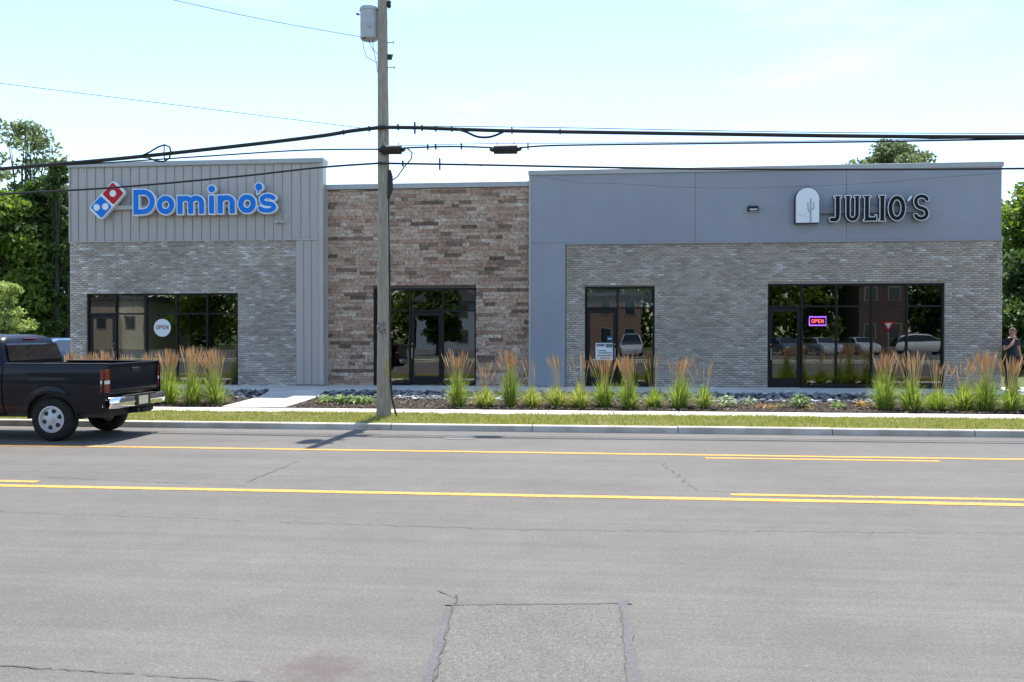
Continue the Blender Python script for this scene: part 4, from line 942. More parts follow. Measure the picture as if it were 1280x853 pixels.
# cab above the belt line
def rrect(x0, x1, y0, y1, z, r, n=5):
    P = []
    for cx, cy, a in ((x1 - r, y1 - r, 0), (x0 + r, y1 - r, 90), (x0 + r, y0 + r, 180), (x1 - r, y0 + r, 270)):
        P += [(cx + r * math.cos(R(a + 90 * k / n)), cy + r * math.sin(R(a + 90 * k / n)), z) for k in range(n + 1)]
    return P + P[:1]
rings = [rrect(-4.0, -1.90, .075, TW - .075, 1.29, .09), rrect(-3.85, -1.905, .09, TW - .09, 1.38, .10), rrect(-3.30, -2.0, .17, TW - .17, 1.68, .14), rrect(-3.18, -2.035, .205, TW - .205, 1.77, .16), rrect(-3.08, -2.10, .27, TW - .27, 1.835, .2), rrect(-2.95, -2.22, .42, TW - .42, 1.865, .22), rrect(-2.7, -2.45, .8, TW - .8, 1.875, .08)]
cb = MB().grid(rings).build('cab', M['navy'], TR, smooth=True, local=True, auto=60)
m = MB(); m.grid([[(-1.893 + .005, .19 + (TW - .38) * k / 8, 1.40) for k in range(9)], [(-1.975, .235 + (TW - .47) * k / 8, 1.68) for k in range(9)], [(-1.985, .25 + (TW - .5) * k / 8, 1.705) for k in range(9)]]); m.build('rear_window', M['car_glass'], cb, local=True, fix=False)
for s in (0, 1):
    Y = (lambda y: TW - y) if s else (lambda y: y)
    for xa, xb, xc, xd in ((-2.03, -2.42, -2.12, -2.42), (-2.48, -3.62, -2.48, -3.22)):
        m = MB(); m.quad((xa, Y(.078), 1.36), (xb, Y(.078), 1.36), (xd, Y(.163), 1.70), (xc, Y(.163), 1.70)); m.build('side_window', M['car_glass'], cb, local=True, fix=False)
m = MB(); m.grid([[(-3.90, .17 + (TW - .34) * k / 8, 1.37) for k in range(9)], [(-3.33, .23 + (TW - .46) * k / 8, 1.69) for k in range(9)]]); m.build('windscreen', M['car_glass'], cb, local=True, fix=False)
m = MB(); m.box(-2.06, TW/2 - .17, 1.775, -2.015, TW/2 + .17, 1.80); m.build('brake_light', M['red_lens'], cb, local=True, bevel=.008)
m = MB(); m.box(-3.62, -.16, 1.30, -3.48, .06, 1.48); m.build('mirror', M['dark_trim'], cb, local=True, bevel=.02)
def wheel(parent, x, y, z, r, wd, out, spokes=6, rimmat='alloy', sc=.60):
    """wheel whose outer face looks along out*y"""
    w_ = empty('wheel', (x, y, z)); w_.parent = parent
    m = MB(); m.lathe([(r*sc, -wd*.46), (r*.86, -wd*.5), (r*.97, -wd*.36), (r, -wd*.2), (r, wd*.2), (r*.97, wd*.36), (r*.86, wd*.5), (r*sc, wd*.46), (r*sc*.97, 0), (r*sc, -wd*.46)], (0, 0, 0), 'y', 36, False); m.build('tyre', M['tyre'], w_, smooth=True, local=True, auto=50)
    f = out * wd * .46
    m = MB(); m.lathe([(r*sc + .004, f - out*.03), (r*sc + .002, f), (r*sc*.9, f + out*.004), (r*sc*.84, f - out*.03), (r*sc*.3, f - out*.014), (.02, f - out*.004)], (0, 0, 0), 'y', 36); rm = m.build('rim', M[rimmat], w_, smooth=True, local=True, auto=40)
    for k in range(spokes):
        a = 2 * math.pi * k / spokes + .3; q = []
        for i in range(12):
            t = 2 * math.pi * i / 12; rad = r*sc*(.6 + .17 * math.cos(t)); tang = r*sc*.17 * math.sin(t) * (1 + .35 * math.cos(t))
            q.append((math.cos(a)*rad - math.sin(a)*tang, math.sin(a)*rad + math.cos(a)*tang))
        m = MB(); yy = f - out*.026; m.prism(q, min(yy, yy + out*.008), max(yy, yy + out*.008), 'y'); m.build('rim_opening', M['dark_trim'], rm, local=True)
    m = MB(); m.lathe([(r*.13, f - out*.02), (r*.12, f + out*.006), (r*.05, f + out*.01)], (0, 0, 0), 'y', 16); m.build('hub_cap', M[rimmat], rm, smooth=True, local=True, auto=30)
    return w_
for wx in WX:
    wheel(TR, wx, .15, WR, WR, .25, -1); wheel(TR, wx, TW - .15, WR, WR, .25, 1)
m = MB(); m.tube([(WX[0], .2, WR), (WX[0], TW - .2, WR)], .05, 10); m.build('axle', M['dark_trim'], TR, local=True)
for wx in WX:
    for s in (0, 1):
        m = MB(); ya, yb = (.06, .42) if not s else (TW - .42, TW - .06)
        m.grid([[(wx + .465 * math.cos(R(a)), y, WR + .465 * math.sin(R(a))) for a in range(0, 181, 15)] for y in (ya, yb)]); m.build('wheel_well', M['dark_trim'], TR, local=True, fix=False)

# ================================================================== parked cars
def car(loc, rz, paint_, label, suv=False, group=None, L=4.6):
    e = empty('parked_car', loc, rz, label, 'car', group)
    W = .91; H = 1.72 if suv else 1.46; belt = 1.05 if suv else .95
    # stations along x (front at +x): belt height, roof height, half widths
    st = [(-.50, .62, .62, .80), (-.485, .88, .88, .86), (-.40, belt, belt + (.5 if suv else .06), .90), (-.30, belt, H - (.06 if suv else .17), .91), (-.16, belt, H, .91), (.02, belt, H, .91), (.12, belt, H - .07, .91), (.26, belt - .02, belt + .06, .90), (.40, .88, .885, .88), (.48, .74, .745, .82), (.50, .55, .555, .74)]
    body = MB(); glass = MB(); rows = []
    for t, zb_, zr, hw in st:
        x = t * L; tp = max(0, zr - zb_); inn = .30 * min(1, tp / .4)
        rows.append([(x, -hw*.93, .24), (x, -hw, .40), (x, -hw, zb_ - .14), (x, -hw*.965, zb_), (x, -(hw*.93 - inn*.62), zb_ + tp*.85), (x, -(hw*.90 - inn), zb_ + tp), (x, hw*.90 - inn, zb_ + tp), (x, hw*.93 - inn*.62, zb_ + tp*.85), (x, hw*.965, zb_), (x, hw, zb_ - .14), (x, hw, .40), (x, hw*.93, .24)])
    for i in range(len(rows) - 1):
        for k in range(11):
            q = (rows[i][k], rows[i][k+1], rows[i+1][k+1], rows[i+1][k]); hgt = min(rows[i][4][2] - rows[i][3][2], rows[i+1][4][2] - rows[i+1][3][2])
            tall = max(rows[i][5][2] - rows[i][3][2], rows[i+1][5][2] - rows[i+1][3][2])
            isg = (k in (3, 7) and tall > .2) or (k == 5 and abs(rows[i][5][2] - rows[i+1][5][2]) > .2)
            (glass if isg else body).quad(*q)
    body.v += []; body.quad(*rows[0][::-1]); body.quad(*rows[-1])
    bm_ = body.mesh('car_body', paint_, True, fix=False); bb = bmesh.new(); bb.from_mesh(bm_); bmesh.ops.remove_doubles(bb, verts=bb.verts, dist=.001); bmesh.ops.recalc_face_normals(bb, faces=bb.faces); bb.to_mesh(bm_); bb.free()
    try: bm_.set_sharp_from_angle(angle=R(35))
    except Exception: pass
    link('car_body', bm_, e, True)
    gm = glass.mesh('car_windows', M['car_glass'], False, fix=False); link('car_windows', gm, e, True)
    for x in (-.30 * L, .31 * L):
        for s in (-1, 1): wheel(e, x, s * .80, .33, .33, .22, s, 5)
    for s in (-1, 1):
        m = MB(); m.box(.47*L, s*.62 - .16, .62, .492*L, s*.62 + .16, .74); m.build('headlight', M['white_lens'], e, local=True, bevel=.01)
        m = MB(); m.box(-.503*L, s*.66 - .14, .70, -.47*L, s*.66 + .14, .86); m.build('tail_light', M['red_lens'], e, local=True, bevel=.01)
    return e
P_ = lambda n, c: plain(n, c, .25, .2, 1.0)
car((fx(60, 30) , 30.4, .24), R(90), P_('blue_paint', (.05, .11, .24)), 'blue car parked beside the left shop, behind the pickup', False)

# ================================================================== ornamental grasses and low plants
M['blade'] = leafy('reed_blades', (.15, .23, .035), (.36, .42, .10), .45)
M['blade_y'] = leafy('reed_blades_pale', (.22, .27, .05), (.42, .44, .13), .45)
M['plume'] = leafy('reed_plumes', (.46, .285, .145), (.69, .49, .29), .3, .8)
M['stem'] = leafy('reed_stems', (.28, .26, .10), (.42, .34, .15), .2, .7)
M['herb'] = leafy('herb_leaves', (.10, .20, .04), (.26, .36, .11), .3)
M['herb_pale'] = leafy('pale_herb_leaves', (.20, .30, .12), (.42, .50, .28), .3)
M['herb_red'] = leafy('reddish_groundcover', (.28, .10, .045), (.42, .32, .06), .3)
def reed(px, Y, label, group, fol=.85, plumes=34, top=1.42, wid=.26, pale=False, dry=0, lean=0):
    wid *= 1.25; plumes = int(plumes * 1.0); lean = random.uniform(-.09, .09); top *= random.uniform(.88, .97) * (.985 if group == GL else 1); fol *= random.uniform(.88, 1.04)
    X = fx(px, Y); z = gz(Y) - .01; e = empty('reed_grass', (X, Y, z), label=label, cat='plant', group=group)
    V = []; F = []
    n = int(360 * (wid / .26))
    for i in range(n):
        a = random.uniform(0, 6.283); r0 = abs(random.gauss(0, .07)) * wid / .26; out = abs(random.gauss(0, .9)) * wid * 1.1; h = fol * random.uniform(.5, 1.12) * (1 - .22 * out / max(wid, .1))
        ca, sa = math.cos(a), math.sin(a); wv = random.uniform(.005, .0105); tx_, ty_ = -sa, ca; k = len(V)
        for t in (0, .4, .75, 1.0):
            rad = r0 + out * t ** 1.7; zz = h * (t - .28 * (out / max(wid, .1)) * max(0, t - .6) ** 2 * 2); ww = wv * (1 - .85 * t ** 2)
            V += [(ca*rad + lean*t + tx_*ww, sa*rad + ty_*ww, zz), (ca*rad + lean*t - tx_*ww, sa*rad - ty_*ww, zz)]
        F += [(k, k+1, k+3, k+2), (k+2, k+3, k+5, k+4), (k+4, k+5, k+7, k+6)]
    link('foliage', np_mesh('foliage', V, F, M['blade_y'] if pale else M['blade']), e, True)
    V = []; F = []
    for i in range(55):
        a = random.uniform(0, 6.283); L = random.uniform(.15, .5); up = random.uniform(.03, .35); ca, sa = math.cos(a), math.sin(a); k = len(V); wv = .005
        for t in (0, .5, 1): V += [(ca*L*t - sa*wv, sa*L*t + ca*wv, up * math.sin(t * 2.2) + .015), (ca*L*t + sa*wv, sa*L*t - ca*wv, up * math.sin(t * 2.2) + .015)]
        F += [(k, k+1, k+3, k+2), (k+2, k+3, k+5, k+4)]
    link('dry_blades', np_mesh('dry_blades', V, F, M['stem']), e, True)
    V = []; F = []; PV = []; PF = []
    for i in range(plumes):
        a = random.uniform(0, 6.283); out = abs(random.gauss(0, .62)) * wid; h = top * random.uniform(.86, 1.04); ca, sa = math.cos(a), math.sin(a); pl = random.uniform(.22, .36); pr = random.uniform(.009, .016)
        bend = random.uniform(-.05, .05); k = len(V)
        def pt(t): rad = .03 + out * t ** 1.4; return (ca*rad + (bend + lean) * t * t, sa*rad, h * t)
        for t in (.15, .5, 1 - pl / h):
            p = pt(t); V += [(p[0] - .0028, p[1], p[2]), (p[0] + .0028, p[1], p[2])]
        F += [(k, k+1, k+3, k+2), (k+2, k+3, k+5, k+4)]
        b0, b1 = Vector(pt(1 - pl / h)), Vector(pt(1.0)); k = len(PV); ring = 4
        for t, rr_ in ((0, .25), (.25, 1.0), (.6, .8), (1.0, .08)):
            c = b0.lerp(b1, t)
            for q in range(ring): u = q * math.pi / 2 + i; PV.append((c.x + math.cos(u)*pr*rr_, c.y + math.sin(u)*pr*rr_, c.z))
        for s in range(3):
            for q in range(ring): A = k + s*ring + q; B_ = k + s*ring + (q+1) % ring; PF.append((A, B_, B_ + ring, A + ring))
    if plumes:
        link('stems', np_mesh('stems', V, F, M['stem']), e, True); link('plumes', np_mesh('plumes', PV, PF, M['plume']), e, True)
    return e
GR = 'reed grasses along the right bed'; GL = 'reed grasses along the left bed'
YR = 20.15
right = [
 (572, 'feather reed grass right of the utility pole, first of the right bed', dict(fol=.92, plumes=34, top=1.5, wid=.25)),
 (605, 'low reed grass with sparse plumes before the brown stone corner', dict(fol=.55, plumes=13, top=1.28, wid=.27, pale=True)),
 (638, 'tall dense reed grass before the brown stone wall', dict(fol=.98, plumes=44, top=1.46, wid=.23)),
 (667, 'reed grass with a few thin plumes before the stucco strip', dict(fol=.6, plumes=7, top=1.25, wid=.25, pale=True)),
 (699, 'low wide reed grass with thin plumes where stucco meets brick', dict(fol=.62, plumes=14, top=1.4, wid=.28, pale=True)),
 (726, 'low wide reed grass left of the two-pane door', dict(fol=.6, plumes=14, top=1.42, wid=.27, pale=True)),
 (756, 'plumed reed grass in front of the two-pane glass door', dict(fol=.78, plumes=40, top=1.34, wid=.25)),
 (788, 'dense plumed reed grass before the fixed pane beside the door', dict(fol=.9, plumes=54, top=1.42, wid=.25)),
 (817, 'short green reed grass with thin dark plumes right of the two-pane door', dict(fol=.55, plumes=6, top=1.4, wid=.22)),
 (849, 'reed grass with full tan plumes before the bare brick wall', dict(fol=.88, plumes=34, top=1.36, wid=.27)),
 (880, 'small reed grass with one narrow plume tuft before bare brick', dict(fol=.62, plumes=7, top=1.3, wid=.2)),
 (1107, 'plumed reed grass at the fourth pane of the wide window', dict(fol=.9, plumes=46, top=1.46, wid=.28)),
 (1142, 'plumed reed grass at the last pane of the wide window', dict(fol=.82, plumes=48, top=1.45, wid=.28)),
 (1172, 'low bright reed grass below the wide window right edge', dict(fol=.62, plumes=18, top=1.36, wid=.3)),
 (1205, 'low reed grass with pinkish plumes right of the wide window', dict(fol=.68, plumes=26, top=1.36, wid=.3)),
 (1232, 'tall reed grass at the right brick corner', dict(fol=.92, plumes=52, top=1.46, wid=.28)),
 (1264, 'reed grass at the right edge before the standing man', dict(fol=.72, plumes=46, top=1.44, wid=.27)),
 (1297, 'reed grass beyond the right edge of the wall', dict(fol=.8, plumes=40, top=1.4, wid=.27)),
]
for px_, lb, kw in right: reed(px_, YR + random.uniform(-.12, .12), lb, GR, **kw)
left = [
 (86, 'reed grass nearest the left corner behind the truck cab', dict(fol=.9, plumes=26, top=1.5, wid=.26)),
 (113, 'reed grass before the left shop door', dict(fol=.9, plumes=46, top=1.52, wid=.28)),
 (135, 'reed grass with plumes above the truck bed by the left door', dict(fol=.9, plumes=46, top=1.52, wid=.28)),
 (158, 'reed grass with short plumes behind the truck tailgate', dict(fol=.85, plumes=24, top=1.45, wid=.26)),
 (188, 'reed grass half hidden by the right end of the tailgate', dict(fol=.88, plumes=34, top=1.5, wid=.26)),
 (211, 'reed grass just right of the truck, third from the walk', dict(fol=.95, plumes=52, top=1.62, wid=.27)),
 (240, 'reed grass second from the concrete walk in the left bed', dict(fol=.98, plumes=52, top=1.58, wid=.27)),
 (270, 'reed grass beside the concrete walk, last of the left bed', dict(fol=.98, plumes=54, top=1.55, wid=.27)),
]
for px_, lb, kw in left: reed(px_, 20.0 + random.uniform(-.1, .1), lb, GL, **kw)

def herb(px, Y, label, mat, rad=.2, h=.3, n=70, ls=.09, name='leafy_plant', group='low plants in the beds', flat=False):
    X = fx(px, Y); e = empty(name, (X, Y, gz(Y) - .005), label=label, cat='plant', group=group); V = []; F = []
    for i in range(n):
        a = random.uniform(0, 6.283); rr_ = rad * math.sqrt(random.random()); zz = h * random.uniform(.2, 1) * (1 - .5 * (rr_ / rad) ** 2); el = random.uniform(.1, 1.1) if not flat else random.uniform(-.1, .6)
        d = Vector((math.cos(a) * math.cos(el), math.sin(a) * math.cos(el), math.sin(el))); s_ = d.cross(Vector((0, 0, 1))).normalized(); L = ls * random.uniform(.6, 1.4); p = Vector((math.cos(a) * rr_ * .7, math.sin(a) * rr_ * .7, zz * .8)); k = len(V)
        for t, wv in ((0, .1), (.35, .34), (.7, .26), (1, .03)):
            c = p + d * L * t + Vector((0, 0, -.5 * L * t * t)); V += [tuple(c - s_ * wv * L * .5), tuple(c + s_ * wv * L * .5)]
        F += [(k, k+1, k+3, k+2), (k+2, k+3, k+5, k+4), (k+4, k+5, k+7, k+6)]
    link('leaves', np_mesh('leaves', V, F, mat), e, True)
    m = MB()
    for i in range(5): a = i * 1.26; m.tube([(0, 0, 0), (math.cos(a) * rad * .3, math.sin(a) * rad * .3, h * .6)], [.008, .004], 5)
    m.build('stalks', M['stem'], e, local=True); return e
herb(909, 20.5, 'pale green leafy plant right of the last small reed', M['herb_pale'], .3, .38, 130, .13)
herb(938, 20.7, 'thin pale plant between the two leafy plants before brick', M['herb_pale'], .2, .34, 60, .1)
herb(957, 20.4, 'low red and yellow groundcover left of the dark door', M['herb_red'], .42, .14, 130, .09, 'groundcover', flat=True)
herb(1000, 20.5, 'bright green leafy plant below the dark right door', M['herb'], .27, .42, 130, .16)
herb(1012, 20.3, 'reddish groundcover beside the bright green leafy plant', M['herb_red'], .22, .12, 60, .08, 'groundcover', flat=True)
herb(1049, 20.3, 'small bright green plant alone in the bed before the wide window', M['herb'], .2, .24, 80, .12)
herb(1077, 20.6, 'small plant with reddish leaves left of the tall right reeds', M['herb_red'], .2, .26, 80, .1)
herb(975, 20.35, 'tiny yellow green plant beside the red groundcover', M['herb'], .14, .16, 40, .08)
for px_, lb, r_ in ((408, 'green leafy plant at the left end of the bed by the pole', .26), (424, 'low green plant second from the walk, left of the pole', .2), (441, 'low green plant third from the walk, left of the pole', .22), (456, 'green leafy plant nearest the pole on its left', .26)):
    herb(px_, 20.5, lb, M['herb'], r_, .3, 100, .14)
herb(590, 20.6, 'low straw coloured sprout between the first two reeds right of the pole', M['stem'], .15, .12, 40, .08)

# ================================================================== trees
M['bark'] = noisy('bark', (.035, .03, .025), (.08, .07, .058), 6, .95, .6, 14, stretch=(3, 3, .6), dist=.03)
M['leaf_dark'] = leafy('leaf_dark', (.032, .068, .016), (.095, .15, .036), .33)
M['leaf_mid'] = leafy('leaf_mid', (.08, .14, .022), (.21, .28, .06), .48)
M['leaf_light'] = leafy('leaf_light', (.16, .23, .06), (.36, .42, .15), .4)
M['leaf_grey'] = leafy('leaf_grey', (.09, .125, .055), (.20, .24, .11), .4)
def leaves(C, n, size, flat=.5):
    """C: list of (centre, radii) clumps; leaf-shaped quads scattered in their outer volume"""
    C_ = np.array([c for c, r in C]); Rr = np.array([r for c, r in C]); wgt = (Rr[:, 0]*Rr[:, 1]*Rr[:, 2]) ** .75; idx = np.random.choice(len(C), n, p=wgt / wgt.sum())
    d = np.random.normal(size=(n, 3)); d /= np.linalg.norm(d, axis=1)[:, None]; rad = np.random.uniform(.1, 1, n) ** .38 * np.random.uniform(.88, 1.1, n)
    P = C_[idx] + d * Rr[idx] * rad[:, None]
    nrm = np.random.normal(size=(n, 3)) + np.array([0, 0, flat]) + d * .5; nrm /= np.linalg.norm(nrm, axis=1)[:, None]
    u = np.cross(nrm, np.random.normal(size=(n, 3))); u /= np.linalg.norm(u, axis=1)[:, None]; v = np.cross(nrm, u)
    s = size * np.random.uniform(.55, 1.3, n)[:, None]; V = np.stack([P - u*s, P - v*s*.5 + u*s*.1, P + u*s, P + v*s*.5 + u*s*.1], 1).reshape(-1, 3)
    return V, np.arange(4 * n).reshape(-1, 4)
def tree(name, X, Y, z0, H, spread, label, mat, n=14000, size=.14, trunk=.22, base=.3, clumps=26, group=None, seed=1, sub=.34, flat=.5, cat='tree', hole=0):
    random.seed(seed); np.random.seed(seed)
    e = empty(name, (X, Y, z0), label=label, cat=cat, group=group); C = []
    for i in range(clumps):
        t = random.random() ** .8; zc = H * (base + (1 - base) * t * .93); prof = math.sin(math.pi * min(.97, .16 + .8 * t)) ** .75
        a = random.uniform(0, 6.283); rr_ = spread * prof * math.sqrt(random.random()) * .85; r_ = spread * sub * random.uniform(.6, 1.25)
        C.append(((math.cos(a) * rr_, math.sin(a) * rr_, zc), (r_ * random.uniform(.9, 1.3), r_ * random.uniform(.9, 1.3), r_ * random.uniform(.55, .85))))
    V, F = leaves(C, n, size, flat)
    m = MB(); top = H * .8; bx_, by_ = random.uniform(-.3, .3), random.uniform(-.3, .3)
    m.tube([(0, 0, -.1), (.02, 0, H*.15), (bx_*.4, by_*.4, H*.4), (bx_, by_, top)], [trunk*1.3, trunk, trunk*.7, trunk*.15], 10)
    tr = m.build('trunk', M['bark'], e, smooth=True, local=True)
    for c, r_ in C:
        s0 = min(c[2] * .75, H * .62) * random.uniform(.65, 1); f = s0 / top; p0 = (bx_ * f ** 1.5, by_ * f ** 1.5, s0)
        mid = tuple((p0[k] + c[k]) / 2 + random.uniform(-.15, .15) for k in range(3)); m = MB(); m.tube([p0, mid, c], [trunk*.32, trunk*.2, trunk*.06], 6, cap=False); m.build('limb', M['bark'], tr, smooth=True, local=True, fix=False)
    link('crown', np_mesh('crown', V, F, mat), e, True); return e
def ztop(px, py, Y): return fp(px, py, Y)[1]
# left of the shops
TL = 'trees left of the shops'
tree('broad_tree', fx(32, 44), 44, .3, ztop(35, 146, 44) - .3, 2.9, 'tall airy tree rising above the left tree mass', M['leaf_grey'], 3000, .15, .2, .52, 30, TL, 3, .24)
tree('broad_tree', fx(-40, 46), 46, .3, ztop(-30, 150, 46) - .3, 2.6, 'airy tree cut by the left picture edge', M['leaf_grey'], 3000, .15, .2, .5, 26, TL, 13, .26)
tree('dense_tree', fx(14, 39), 39, .3, ztop(10, 232, 39) - .3, 2.7, 'dense dark tree at the far left behind the pale shrub', M['leaf_mid'], 15000, .16, .25, .1, 44, TL, 4, .36)
tree('dense_tree', fx(66, 40), 40, .3, ztop(72, 214, 40) - .3, 2.2, 'dense dark tree beside the left shop corner', M['leaf_dark'], 16000, .15, .25, .06, 44, TL, 5, .36)
tree('dense_tree', fx(45, 44), 44, .3, ztop(55, 230, 44) - .3, 3.2, 'dense tree between the two dark trees at left', M['leaf_dark'], 15000, .16, .25, .05, 44, TL, 6, .36)
tree('dense_tree', fx(-40, 41), 41, .3, 9.0, 3.0, 'dense tree beyond the left picture edge', M['leaf_mid'], 11000, .17, .25, .1, 36, TL, 8, .36)
tree('ivy_stem_tree', fx(71, 38.5), 38.5, .3, ztop(71, 188, 38.5) - .3, .75, 'ivy covered dead trunk against the sky by the left shop', M['leaf_dark'], 7000, .12, .12, .04, 40, TL, 9, .5)
# bare twigs of the dead top
random.seed(12); e = empty('dead_tree', (fx(83, 39.5), 39.5, .3), label='bare grey twigs of a dead treetop near the left parapet', cat='tree', group=TL); m = MB()
H_ = ztop(83, 190, 39.5) - .3; m.tube([(0, 0, 0), (.1, 0, H_ * .5), (0, 0, H_ * .8)], [.16, .1, .04], 8); m.build('trunk', M['bark'], e, local=True, smooth=True); m = MB()
for i in range(40):
    a = random.uniform(0, 6.28); z0_ = H_ * random.uniform(.68, .82); L = random.uniform(.3, 1.3); p = [(0, 0, z0_)]
    for k in range(4): p.append((p[-1][0] + math.cos(a) * L * .22 + random.uniform(-.12, .12), p[-1][1] + math.sin(a) * L * .2, p[-1][2] + L * .25 * random.uniform(.4, 1.2)))
    m.tube(p, [.018, .014, .01, .007, .004], 4, cap=False)
m.build('twigs', M['bark'], e, local=True, fix=False)
tree('garden_shrub', fx(6, 27), 27, .3, ztop(8, 351, 27) - .3, .95, 'bright pale green shrub behind the truck cab', M['leaf_light'], 4200, .075, .05, .12, 30, None, 21, .36, cat='shrub')
# right and behind the roof
TRG = 'trees right of and behind the shops'
tree('broad_tree', fx(1284, 37), 37, .3, ztop(1270, 220, 37) - .3, 2.3, 'leafy tree at the right picture edge behind the standing man', M['leaf_mid'], 15000, .13, .2, .04, 46, TRG, 31, .34)
tree('broad_tree', fx(1345, 34), 34, .3, 7.6, 2.4, 'leafy tree beyond the right picture edge', M['leaf_grey'], 12000, .13, .2, .05, 40, TRG, 32, .34)
tree('dense_tree', fx(1290, 34.5), 34.5, .3, 4.6, 2.5, 'low dark thicket behind the man at the right edge', M['leaf_dark'], 15000, .13, .12, .02, 50, TRG, 35, .36)
tree('broad_tree', fx(1112, 50), 50, .3, ztop(1112, 177, 50) - .3, 3.3, 'treetop showing above the right parapet', M['leaf_grey'], 7000, .15, .22, .62, 46, TRG, 33, .2)
random.seed(77); np.random.seed(77)

# ================================================================== the man at the right corner
def skin_mesh(name, verts, edges, radii, mat, parent, sub=2, root=0):
    me = bpy.data.meshes.new(name); me.from_pydata(verts, edges, []); o = bpy.data.objects.new(name, me); COL.objects.link(o)
    md = o.modifiers.new('s', 'SKIN'); md.use_smooth_shade = True
    for i, r_ in enumerate(radii): me.skin_vertices[0].data[i].radius = r_ if isinstance(r_, tuple) else (r_, r_)
    me.skin_vertices[0].data[root].use_root = True
    sb = o.modifiers.new('d', 'SUBSURF'); sb.levels = sub; sb.render_levels = sub
    dg = bpy.context.evaluated_depsgraph_get(); dg.update(); ev = bpy.data.meshes.new_from_object(o.evaluated_get(dg)); ev.name = name
    bpy.data.objects.remove(o); ev.materials.clear(); ev.materials.append(mat)
    ev.polygons.foreach_set('use_smooth', [True] * len(ev.polygons)); return link(name, ev, parent, True)
YM = 24.75
man = empty('person', (fx(1264.5, YM), YM, gz(YM) + .005), R(16), label='standing man in a dark T-shirt with one hand raised to his chin', cat='person')
M['skin'] = noisy('skin', (.36, .20, .14), (.42, .25, .18), 10, .55, .05); M['shirt'] = noisy('navy_shirt', (.012, .015, .024), (.02, .024, .036), 12, .9, .1); M['trouser'] = noisy('dark_trousers', (.014, .014, .02), (.022, .022, .03), 12, .9, .1)
M['hair'] = plain('short_hair', (.09, .065, .045), .8); M['shoe'] = plain('dark_shoe', (.02, .018, .016), .6)
# front of the body is -y, his right hand side is -x
bv = [(0, 0, .95), (0, 0, 1.12), (0, 0, 1.30), (0, .0, 1.43), (0, -.005, 1.50), (0, -.02, 1.56),
      (-.19, 0, 1.41), (-.27, -.03, 1.14), (-.17, -.21, 1.30), (-.09, -.20, 1.42),
      (.19, 0, 1.41), (.25, .02, 1.13), (.26, -.05, .90), (.255, -.07, .84),
      (-.1, 0, .90), (-.115, -.015, .50), (-.12, .03, .09), (-.125, -.10, .045),
      (.1, 0, .90), (.115, -.015, .50), (.125, .03, .09), (.13, -.10, .045)]
be = [(0, 1), (1, 2), (2, 3), (3, 4), (4, 5), (3, 6), (6, 7), (7, 8), (8, 9), (3, 10), (10, 11), (11, 12), (12, 13), (0, 14), (14, 15), (15, 16), (16, 17), (0, 18), (18, 19), (19, 20), (20, 21)]
br = [(.15, .11), (.155, .11), (.16, .11), (.12, .08), .055, .055, .06, .045, .036, .03, .06, .045, .036, .03, .08, .058, .042, .03, .08, .058, .042, .03]
body = skin_mesh('body', bv, be, br, M['skin'], man)
# head
bm = bmesh.new(); bmesh.ops.create_uvsphere(bm, u_segments=24, v_segments=18, radius=1)
for v in bm.verts:
    x, y, z = v.co; k = 1.0 if z > -.1 else 1 - .28 * (-z - .1); v.co = (x * .075 * k, y * .098 * (1 if y > 0 else .95) - (.012 if z < -.2 and y < 0 else 0), z * .122)
    if y < -.8 and abs(x) < .28 and -.35 < z < .12: v.co.y -= .018 * (1 - abs(x) / .28) * (1 - (z - -.35) / .47 * .5)
    if y < -.75 and .08 < z < .3 and .2 < abs(x) < .6: v.co.y += .006
me = bpy.data.meshes.new('head'); bm.to_mesh(me); bm.free(); me.materials.append(M['skin']); me.polygons.foreach_set('use_smooth', [True] * len(me.polygons))
hd = link('head', me, man, True); hd.location = (0, -.035, 1.645); hd.rotation_euler = (R(6), 0, R(20))
m = MB()
rows = []
for i in range(7):
    el = R(18 + 12 * i); rows.append([(math.cos(a) * math.cos(el) * .079, math.sin(a) * math.cos(el) * .102 + .004, math.sin(el) * .128) for a in [R(-55 + 290 * k / 20) for k in range(21)]])
MB().grid(rows).build('hair', M['hair'], hd, smooth=True, local=True, fix=False)
for s in (-1, 1):
    m = MB(); m.lathe([(.004, 0), (.02, .004), (.024, .012), (.01, .016)], (0, 0, 0), 'x', 10); o = m.build('ear', M['skin'], hd, smooth=True, local=True); o.location = (s * .072 - .008, .012, -.008); o.scale = (1, .8, 1.3)
    m = MB(); m.box(s * .036 - .027, -.105, -.004 + .018, s * .036 + .027, -.092, .04); m.build('sunglass_lens', M['car_glass'], hd, local=True, bevel=.005)
m = MB(); m.box(-.024, -.104, -.068, .024, -.094, -.06); m.build('mouth', plain('lip', (.26, .10, .09), .6), hd, local=True, bevel=.002)
